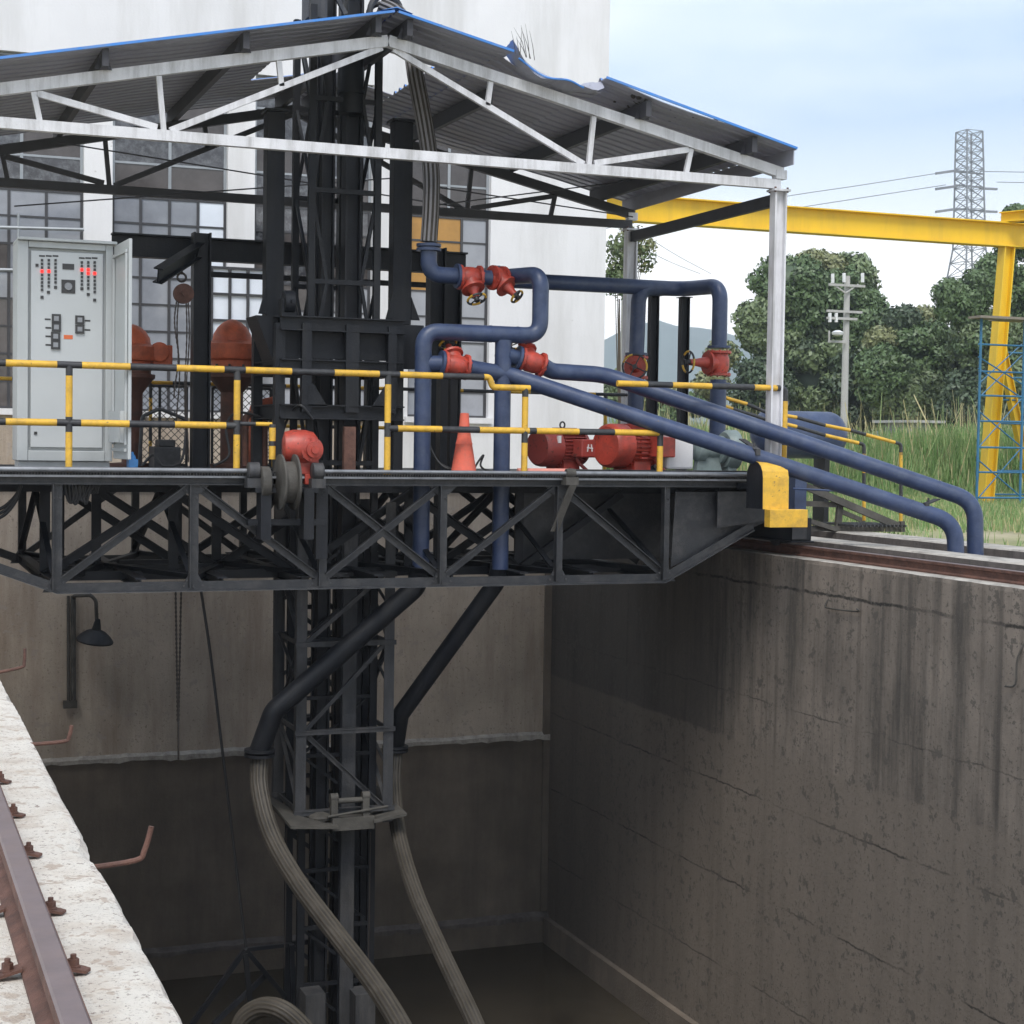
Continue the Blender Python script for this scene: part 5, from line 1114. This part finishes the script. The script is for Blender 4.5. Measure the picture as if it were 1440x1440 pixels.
# shower-like lamp on far wall
YW = YB-.06; lp = T('wall_lamp', (P(105, 900, YW).x, YW, P(105, 900, YW).z), 'dark dish lamp on a gooseneck arm and conduit on the far pit wall', 'lamp')
m = MB()
for px in (96, 103): m.tube([P(px, 838, YW), P(px, 988, YW)], .035 if px > 100 else .02, 10)
m.tube(fillet([P(104, 842, YW), P(104, 838, YW-.1), P(128, 837, YW-.5), P(135, 845, YW-.5), P(136, 872, YW-.5)], .1, 5), .024, 10); m.box(P(94, 985, YW)-Vector((.05, .05, 0)), P(108, 995, YW)); m.build('conduit', 'mud_steel', lp)
q = P(133, 900, YW-.5); m = MB(); m.lathe((q.x, YW-.5, q.z-.02), (.12, -.15, 1), [(0, .235), (.02, .24), (.07, .2), (.13, .13), (.16, .06), (.24, .045), (.3, .03)], 28); m.build('lamp_shade', 'black_steel', lp)
# ================================================================ STAIR ON THE RIGHT
YS = 19.9
st = T('access_stair', (10.6, YS, 0), 'grey steel access stair at the right end of the bridge with yellow and black handrails', 'stairs')
m = MB(True)
m.bar(P(1128, 682, 18.6), P(1268, 742, 18.2), .09, .05); m.bar(P(1132, 743, 18.6), P(1268, 744, 18.2), .07, .05); m.bar(P(1268, 733, 18.2), P(1268, 748, 18.2), .06, .06); m.bar(P(1182, 700, 18.5), P(1178, 742, 18.5), .08, .05); m.bar(P(1130, 708, 18.6), P(1182, 710, 18.5), .07, .05)
m.bar(P(1180, 718, 19.3), P(1215, 733, 19.3), .06, .05); m.bar(P(1130, 730, 18.6), P(1178, 745, 18.4), .06, .05)
m.build('stringer', 'mud_steel', st)
m = MB()
for k in range(14): a = P(1183+k*5.5, 738, 18.4); m.box((a.x, 18.1, a.z-.012), (a.x+.02, 18.9, a.z+.012))
m.build('tread', 'dusty_steel', st)
m = MB(); g = lambda a, b, Y: P(a, b, Y)
def poly_band(pts, Y, bands):
    banded(m, [P(a, b, Y) for a, b in pts], .024, bands)
poly_band([(1000, 546), (1022, 560), (1050, 568), (1078, 580), (1120, 587), (1160, 598), (1195, 605), (1217, 611), (1258, 622)], 18.9, [0, 0, 1, 0, 1, 0, 1, 0])
m.tube(fillet([P(1258, 622, 18.9), P(1267, 624.5, 18.9), P(1267, 640, 18.9)], .06, 5), .024, 10, m=1); poly_band([(1267, 636), (1267, 665), (1267, 712), (1267, 735)], 18.9, [0, 1, 0])
poly_band([(1005, 566), (1030, 575), (1078, 590), (1120, 600), (1160, 612), (1190, 619), (1207, 623)], 18.5, [0, 1, 0, 1, 0, 0])
m.tube(fillet([P(1207, 623, 18.5), P(1215, 625, 18.5), P(1215, 640, 18.5)], .06, 5), .024, 10, m=1); poly_band([(1215, 638), (1215, 665), (1215, 700), (1215, 732)], 18.5, [0, 1, 0])
m.build('handrail', ['yellow', 'rail_black'], st)
m = MB(); m.tube([P(1115, 687, 17.8), P(1205, 692, 17.8)], .012, 8); m.box((P(1112, 700, 18).x, 17.9, 0.0), (P(1128, 700, 18).x, 18.05, P(1120, 660, 18).z)); m.build('side_post', 'pipe_blue', st)
# ================================================================ YELLOW GANTRY, SCAFFOLD
YY = 30.
gy = T('yellow_gantry', (P(1390, 700, YY).x, YY, 0), 'large bright yellow steel gantry with a deep horizontal beam and leaning column', 'gantry')
zy = (P(1100, 312, YY).z+P(1100, 312, YY).z)/2
zt7, zb7 = P(1112, 291, YY).z, P(1112, 327, YY).z
m = MB(); m.ibar((P(780, 300, YY).x, YY, (zt7+zb7)/2), (P(1900, 300, YY).x, YY, (zt7+zb7)/2), zt7-zb7, .3, .025); m.build('beam', 'yellow_gantry', gy)
m = MB(); m.ibar((P(1412, 310, YY).x, YY+.1, zt7+.12), (P(1412, 310, YY).x+1.5, YY-3.5, zt7+.12), .22, .2, .02, n=(1, 0, 0)); m.build('cross_beam', 'yellow_gantry', gy)
m = MB(); m.ibar(P(1416, 347, YY), P(1386, 705, YY), .27, .24, .03); m.build('column', 'yellow_gantry', gy)
m = MB(True); m.ibar(P(1404, 470, YY+.4), P(1450, 690, YY+.9), .18, .16, .02); m.build('brace', 'yellow_gantry', gy)
m = MB(); m.box(P(1370, 712, YY)-Vector((0, .2, .2)), P(1400, 705, YY)+Vector((0, .3, 0))); m.build('base_plate', 'yellow_gantry', gy)
sc = T('scaffold', (P(1410, 740, 28.5).x, 28.5, 0), 'blue tubular scaffold tower standing round the yellow column', 'scaffold')
m = MB(True)
for px, Y in ((1376, 28.5), (1437, 28.5), (1396, 30.6), (1456, 30.6), (1500, 28.5)): x = P(px, 600, Y).x; m.cyl((x, Y, 0), (x, Y, P(px, 448, 28.5).z), .028, 8)
m.build('upright', 'scaffold_blue', sc)
m = MB(True)
for yy in (484, 522, 556, 592, 629, 664, 700, 735):
    a, b = P(1376, yy, 28.5), P(1500, yy, 28.5); b.z = a.z; m.cyl(a, b, .02, 8)
    a2, b2 = P(1396, yy, 30.6), P(1456, yy, 30.6); b2.z = a2.z = a.z; m.cyl(a2, b2, .02, 8)
for y0_, y1_ in ((500, 560), (560, 629), (629, 700), (484, 540)):
    m.cyl(P(1376, y0_+18, 28.5), P(1437, y1_, 28.5), .015, 6); m.cyl(P(1437, y0_, 28.5), P(1376, y1_, 28.5), .013, 6)
m.build('brace', 'scaffold_blue', sc)
m = MB(); z = P(1400, 449, 28.5).z; m.box((P(1370, 449, 28.5).x, 28.3, z), (P(1500, 449, 28.5).x, 28.7, z+.05)); m.box((P(1420, 444, 28.5).x, 28.8, z+.02), (P(1500, 449, 28.5).x, 29.2, z+.07)); m.build('plank', 'plank', sc)
# ================================================================ POLE, PYLON, LINES
YQ = 60.; up = T('utility_pole', (P(1188, 600, YQ).x, YQ, 0), 'concrete utility pole with crossarms and insulators in front of the trees', 'utility pole')
m = MB(); xp = P(1189, 500, YQ).x; m.tube([(xp, YQ, 0), (xp, YQ, P(1190, 388, YQ).z)], [.17, .12], 12); m.build('pole', 'pole_concrete', up)
m = MB(True)
for a, b, y in ((1166, 1216, 400), (1163, 1212, 437), (1163, 1205, 447), (1165, 1189, 480)): p_, q_ = P(a, y, YQ-.2), P(b, y, YQ-.2); q_.z = p_.z; m.bar(p_, q_, .1, .1)
m.bar(P(1166, 465, YQ-.2), P(1166, 480, YQ-.2), .06, .06); m.bar(P(1172, 400, YQ-.2), P(1189, 412, YQ-.2), .06, .05); m.bar(P(1207, 400, YQ-.2), P(1189, 412, YQ-.2), .06, .05); m.build('crossarm', 'pole_concrete', up)
m = MB(True)
for px, y in ((1171, 385), (1187, 384), (1213, 384), (1167, 440), (1176, 440)): m.cyl(P(px, y+13, YQ-.2), P(px, y, YQ-.2), .07, 8)
m.build('insulator', 'white_lamp', up)
m = MB(); q = P(1178, 468, YQ-.6); m.lathe(q, (0, 0, 1), [(-.12, .1), (-.08, .22), (.02, .25), (.1, .1)], 14); m.build('lamp', 'white_lamp', up)
def polewire(pts, Y, r, lab, grp='overhead wires'):
    m = MB(); m.tube(smooth([P(a, b, Y) for a, b in pts], 6), r, 5); tag(m.build('overhead_wire', 'galv'), lab, 'wire', grp)
YT = 260.
pyl = T('transmission_pylon', (P(1365, 620, YT).x, YT, 0), 'grey lattice transmission pylon rising above the trees', 'pylon')
m = MB(); bt = [(y, w_) for y, w_ in ((185, 15), (225, 16), (265, 16.5), (310, 17.5), (350, 18.5), (390, 25), (450, 34), (600, 56))]
cxp = 1363
def ring(y, w_): a = P(cxp-w_*.72, y, YT); b = P(cxp+w_*.72, y, YT); h_ = (b.x-a.x)/2; c = P(cxp, y, YT); return [Vector((c.x+i*h_, YT+j*h_, c.z)) for i, j in ((-1, -1), (1, -1), (1, 1), (-1, 1))]
for i in range(len(bt)-1):
    nseg = 3 if i < 4 else 2
    for s in range(nseg):
        f = lambda t: tuple(bt[i][k]+(bt[i+1][k]-bt[i][k])*t for k in (0, 1)); A_ = ring(*f(s/nseg)); B_ = ring(*f((s+1)/nseg))
        for k in range(4):
            m.bar(A_[k], B_[k], .24, .24); m.bar(A_[k], B_[(k+1) % 4], .11, .11); m.bar(A_[(k+1) % 4], B_[k], .11, .11); m.bar(A_[k], A_[(k+1) % 4], .11, .11)
m.build('tower_body', 'galv', pyl)
m = MB(True)
for y in (243, 262, 295): c = P(cxp, y, YT); m.bar(c+Vector((-3.2, 0, 0)), c+Vector((3.2, 0, 0)), .3, .3)
for y in (240, 262, 294):
    m.bar(P(1344, y, YT), P(1316, y+4, YT), .45, .45); m.bar(P(1378, y+3, YT), P(1402, y+4, YT), .4, .4) if y != 240 else None
m.build('crossarm', 'galv', pyl)
for i, (pts, lab) in enumerate((([(1316, 244), (1200, 262), (1100, 277), (900, 312), (700, 352)], 'upper transmission wire running left from the pylon'), ([(1330, 260), (1200, 280), (1100, 296), (900, 331), (700, 372)], 'second transmission wire running left from the pylon'), ([(1378, 241), (1500, 243)], 'upper transmission wire leaving the pylon to the right'), ([(1402, 256), (1500, 258)], 'lower transmission wire leaving the pylon to the right'))):
    polewire(pts, YT-.5, .075, lab, 'transmission wires')
for a, b, lab in (((905, 330), (1000, 385), 'thin wire slanting behind the canopy post, upper'), ((905, 350), (985, 385), 'thin wire slanting behind the canopy post, lower')):
    polewire([a, ((a[0]+b[0])/2, (a[1]+b[1])/2+2), b], 59, .012, lab)
p2 = T('utility_pole', (P(877, 600, 40).x, 40, 0), 'thin utility pole close to the corner of the white building', 'utility pole')
m = MB(); x = P(877, 500, 40).x; m.tube([(x, 40, 0), (x, 40, P(877, 325, 40).z)], [.10, .08], 10); m.build('pole', 'pole_concrete', p2); m = MB(); m.bar(P(856, 352, 39.9), P(896, 352, 39.9), .06, .06); m.build('crossarm', 'pole_concrete', p2)
# small grey shed in the grass
m = MB(); a = P(1285, 612, 55); b = P(1308, 595, 55); m.box((a.x, 55, 0), (b.x, 57, b.z)); m.box((a.x-.4, 54.7, b.z), (b.x+.5, 57.3, b.z+.1)); tag(m.build('small_shed', 'pole_concrete'), 'small pale concrete hut half hidden by tall grass under the trees', 'shed')
# ================================================================ VEGETATION
def leafcloud(centers, radii, n, size, seed, flat=.8, shell=.55):
    g = np.random.default_rng(seed); c = np.array(centers); r = np.array(radii); w_ = r**2; k = g.choice(len(c), n, p=w_/w_.sum())
    d = g.normal(size=(n, 3)); d /= np.linalg.norm(d, axis=1)[:, None]; rad = (shell+(1-shell)*g.random(n)**.7)
    # lumpy clusters inside each lobe
    pos = c[k]+d*(r[k]*rad)[:, None]*np.array([1, 1, flat]); 
    nrm = d+g.normal(size=(n, 3))*.55; nrm /= np.linalg.norm(nrm, axis=1)[:, None]
    t = np.cross(nrm, g.normal(size=(n, 3))); t /= np.linalg.norm(t, axis=1)[:, None]; b = np.cross(nrm, t); s = size*(.6+.8*g.random(n))[:, None]
    v = np.stack([pos-t*s, pos-b*s*.55, pos+t*s, pos+b*s*.55], 1).reshape(-1, 3); return v
def quads(name, v, mats, parent, seed, pw=None):
    g = np.random.default_rng(seed); n = len(v)//4; me = bpy.data.meshes.new(name); org = np.array(wloc(parent)) if parent is not None else np.zeros(3)
    me.vertices.add(len(v)); me.vertices.foreach_set('co', (v-org).astype(np.float32).ravel()); me.loops.add(n*4); me.loops.foreach_set('vertex_index', np.arange(n*4, dtype=np.int32))
    me.polygons.add(n); me.polygons.foreach_set('loop_start', np.arange(0, n*4, 4, dtype=np.int32)); me.polygons.foreach_set('loop_total', np.full(n, 4, dtype=np.int32))
    for m_ in mats: me.materials.append(M[m_])
    me.polygons.foreach_set('material_index', g.choice(len(mats), n, p=pw).astype(np.int32)); me.update(calc_edges=True); me.validate()
    o = bpy.data.objects.new(name, me); COL.objects.link(o); 
    if parent is not None: o.parent = parent
    return o
def tree(lobes, Y, n, size, seed, lab, mats, pw, trunkpx, core=True, sub=26, grp='trees beyond the grass', tr=1.):
    g = np.random.default_rng(seed); base = P(trunkpx, 600, Y); t = T('tree', (base.x, Y, 0), lab, 'tree', grp)
    C_ = []; R_ = []; K_ = []
    for (px, py, rp, dy) in lobes:
        c = P(px, py, Y+dy); r = rp*Y*1.15/FPX
        for k in range(int(sub*.13*(r/(.0094*Y))**2)+4):
            d = g.normal(size=3); d[1] = -abs(d[1])*.8 if g.random() < .75 else d[1]; d /= np.linalg.norm(d); rc = .0094*Y*g.uniform(.7, 1.5); C_.append(np.array(c)+d*max(.1, r-rc*.8)*g.uniform(.88, 1.03)*np.array([1, 1, .95])); R_.append(rc)
    C_ = np.array(C_); R_ = np.array(R_)
    v = leafcloud(C_, R_, n, size, seed, shell=.35); v = v[np.repeat(v.reshape(-1, 4, 3)[:, :, 2].min(1) > .05, 4)]
    quads('crown', v, mats, t, seed, pw)
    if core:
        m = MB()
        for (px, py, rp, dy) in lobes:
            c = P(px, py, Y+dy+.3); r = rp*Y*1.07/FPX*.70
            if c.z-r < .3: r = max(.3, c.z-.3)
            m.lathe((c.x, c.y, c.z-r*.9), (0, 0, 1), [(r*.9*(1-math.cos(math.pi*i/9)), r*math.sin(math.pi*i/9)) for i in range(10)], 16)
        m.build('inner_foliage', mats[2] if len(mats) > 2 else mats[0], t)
    m = MB(); tp = P(lobes[0][0], lobes[0][1], Y); m.tube(smooth([(base.x, Y, 0), (base.x*.7+tp.x*.3, Y, tp.z*.35), (tp.x, Y, tp.z*.8)], 5), [(.40-.03*i)*tr for i in range(11)], 10)
    for (px, py, rp, dy) in lobes[1:7]: c = P(px, py, Y+dy); m.tube([(base.x, Y, tp.z*.25), ((base.x+c.x)/2, Y+dy/2, c.z*.6), tuple(c)], [.16*tr, .1*tr, .04*tr], 8)
    m.build('trunk', 'bark', t)
    return t
LM = ['leaf_a', 'leaf_b', 'leaf_c', 'leaf_d']
tree([(1150, 462, 100, 0), (1112, 405, 58, -1), (1185, 405, 56, 0), (1085, 460, 55, -1), (1218, 470, 50, -1), (1150, 545, 100, -1), (1070, 545, 50, -2), (1235, 545, 52, -1), (1148, 388, 44, 0), (1050, 590, 40, -1)], 80, 150000, .14, 1, 'big round dense green tree behind the blue tank and utility pole', LM, [.34, .38, .13, .15], 1150, sub=26)
tree([(1290, 500, 62, 0), (1240, 530, 52, -1), (1335, 510, 56, 0), (1275, 565, 60, -1), (1345, 570, 60, 0), (1270, 450, 26, 0), (1302, 452, 24, 0), (1240, 480, 22, 0)], 72, 100000, .12, 2, 'lower bushy green tree between the round tree and the yellow column', LM, [.38, .33, .2, .09], 1290)
tree([(1350, 430, 38, 0), (1335, 412, 24, 0), (1375, 405, 32, 0), (1398, 385, 34, 0), (1422, 342, 32, 0), (1430, 305, 20, 0), (1440, 420, 55, 0), (1385, 480, 60, 0), (1430, 540, 70, 0), (1370, 560, 60, 0), (1470, 350, 50, 0), (1480, 480, 70, 0)], 66, 120000, .11, 3, 'tall dark tree at the right edge behind the yellow column', LM, [.38, .25, .32, .05], 1420)
tree([(872, 350, 20, 0), (868, 380, 16, 0), (885, 330, 14, 0), (905, 345, 9, 0), (900, 365, 8, 0), (865, 400, 10, 0)], 34, 2300, .05, 4, 'small light-leaved tree just right of the white building corner', ['leaf_b', 'leaf_d', 'leaf_a'], [.4, .3, .3], 872, core=False, sub=12, tr=.15)
tree([(870, 545, 26, 0), (900, 560, 24, 0), (850, 560, 24, 0), (940, 560, 20, 0), (1000, 545, 28, 0), (1015, 500, 22, 0), (975, 570, 18, 0), (930, 590, 30, 0)], 90, 26000, .14, 5, 'distant row of green bushes below the mountain, seen between the pipes', ['leaf_b', 'leaf_d', 'leaf_a'], [.4, .3, .3], 930)
# tall reed grass and short grass
def blades(n, xr, yr, hfun, wd, seed, name, lab, mats, pw, cat):
    g = np.random.default_rng(seed); x = g.uniform(*xr, n); y = g.uniform(*yr, n); h = hfun(x, y, g); keep = h > .02; x, y, h = x[keep], y[keep], h[keep]; n = len(x)
    a = g.uniform(0, math.pi, n); lean = g.normal(0, .2, (n, 2))*h[:, None]; dx = np.cos(a)*wd*(.6+g.random(n)); dy = np.sin(a)*wd
    z0_ = np.zeros(n)
    p0 = np.stack([x-dx, y-dy, z0_], 1); p1 = np.stack([x+dx, y+dy, z0_], 1); p2 = np.stack([x+dx*.5+lean[:, 0], y+dy*.5+lean[:, 1], h*.99], 1); p3 = np.stack([x+lean[:, 0], y+lean[:, 1], h], 1)
    o = quads(name, np.stack([p0, p1, p2, p3], 1).reshape(-1, 4, 3).reshape(-1, 3), mats, None, seed, pw); tag(o, lab, cat, kind='stuff')
GX0 = 18.
def htall(x, y, g):
    e = np.clip((y-33.5-1.2*np.sin(x*.8))/2., 0, 1); return e*(1.0+.55*np.sin(x*.5+1)*np.sin(y*.4)+.5*g.random(len(x)))
blades(160000, (20, 52), (32.5, 58), htall, .018, 11, 'tall_grass', 'tall green reed grass growing in front of the trees', ['grass_a', 'grass_b', 'grass_c'], [.56, .38, .06], 'grass')
blades(2600, (20, 52), (34, 50), lambda x, y, g: np.clip((y-33.5-1.2*np.sin(x*.8))/2., 0, 1)*(1.5+.6*np.sin(x*.5+1)*np.sin(y*.4)+.9*g.random(len(x))), .022, 13, 'reed_heads', 'pale feathery seed heads standing above the tall grass', ['grass_c', 'grass_b'], [.8, .2], 'grass')
def hshort(x, y, g):
    p = np.sin(x*1.3+2)*np.sin(y*.9)+.6*np.sin(x*.45-y*.5)+.5*g.normal(size=len(x)); return np.where(p > .9-(x-12)*.22, .04+.14*g.random(len(x)), 0)
blades(160000, (12.05, 34), (17, 36), hshort, .009, 12, 'short_grass', 'short patchy grass on the ground beyond the outer kerb', ['grass_a', 'grass_b', 'grass_c'], [.45, .35, .2], 'grass')

# ================================================================ AIR
hm = bpy.data.materials.new('haze'); hm.use_nodes = True; hn = hm.node_tree; hn.nodes.clear()
ho_ = hn.nodes.new('ShaderNodeOutputMaterial'); hv = hn.nodes.new('ShaderNodeVolumePrincipled'); hn.links.new(hv.outputs[0], ho_.inputs['Volume'])
hv.inputs['Color'].default_value = (.86, .93, 1, 1); hv.inputs['Density'].default_value = .0005; hv.inputs['Anisotropy'].default_value = .2; M['haze'] = hm
m = MB(); m.box((-1000, -60, -9), (1600, 1950, 150)); o = m.build('haze', 'haze'); tag(o, kind='stuff')
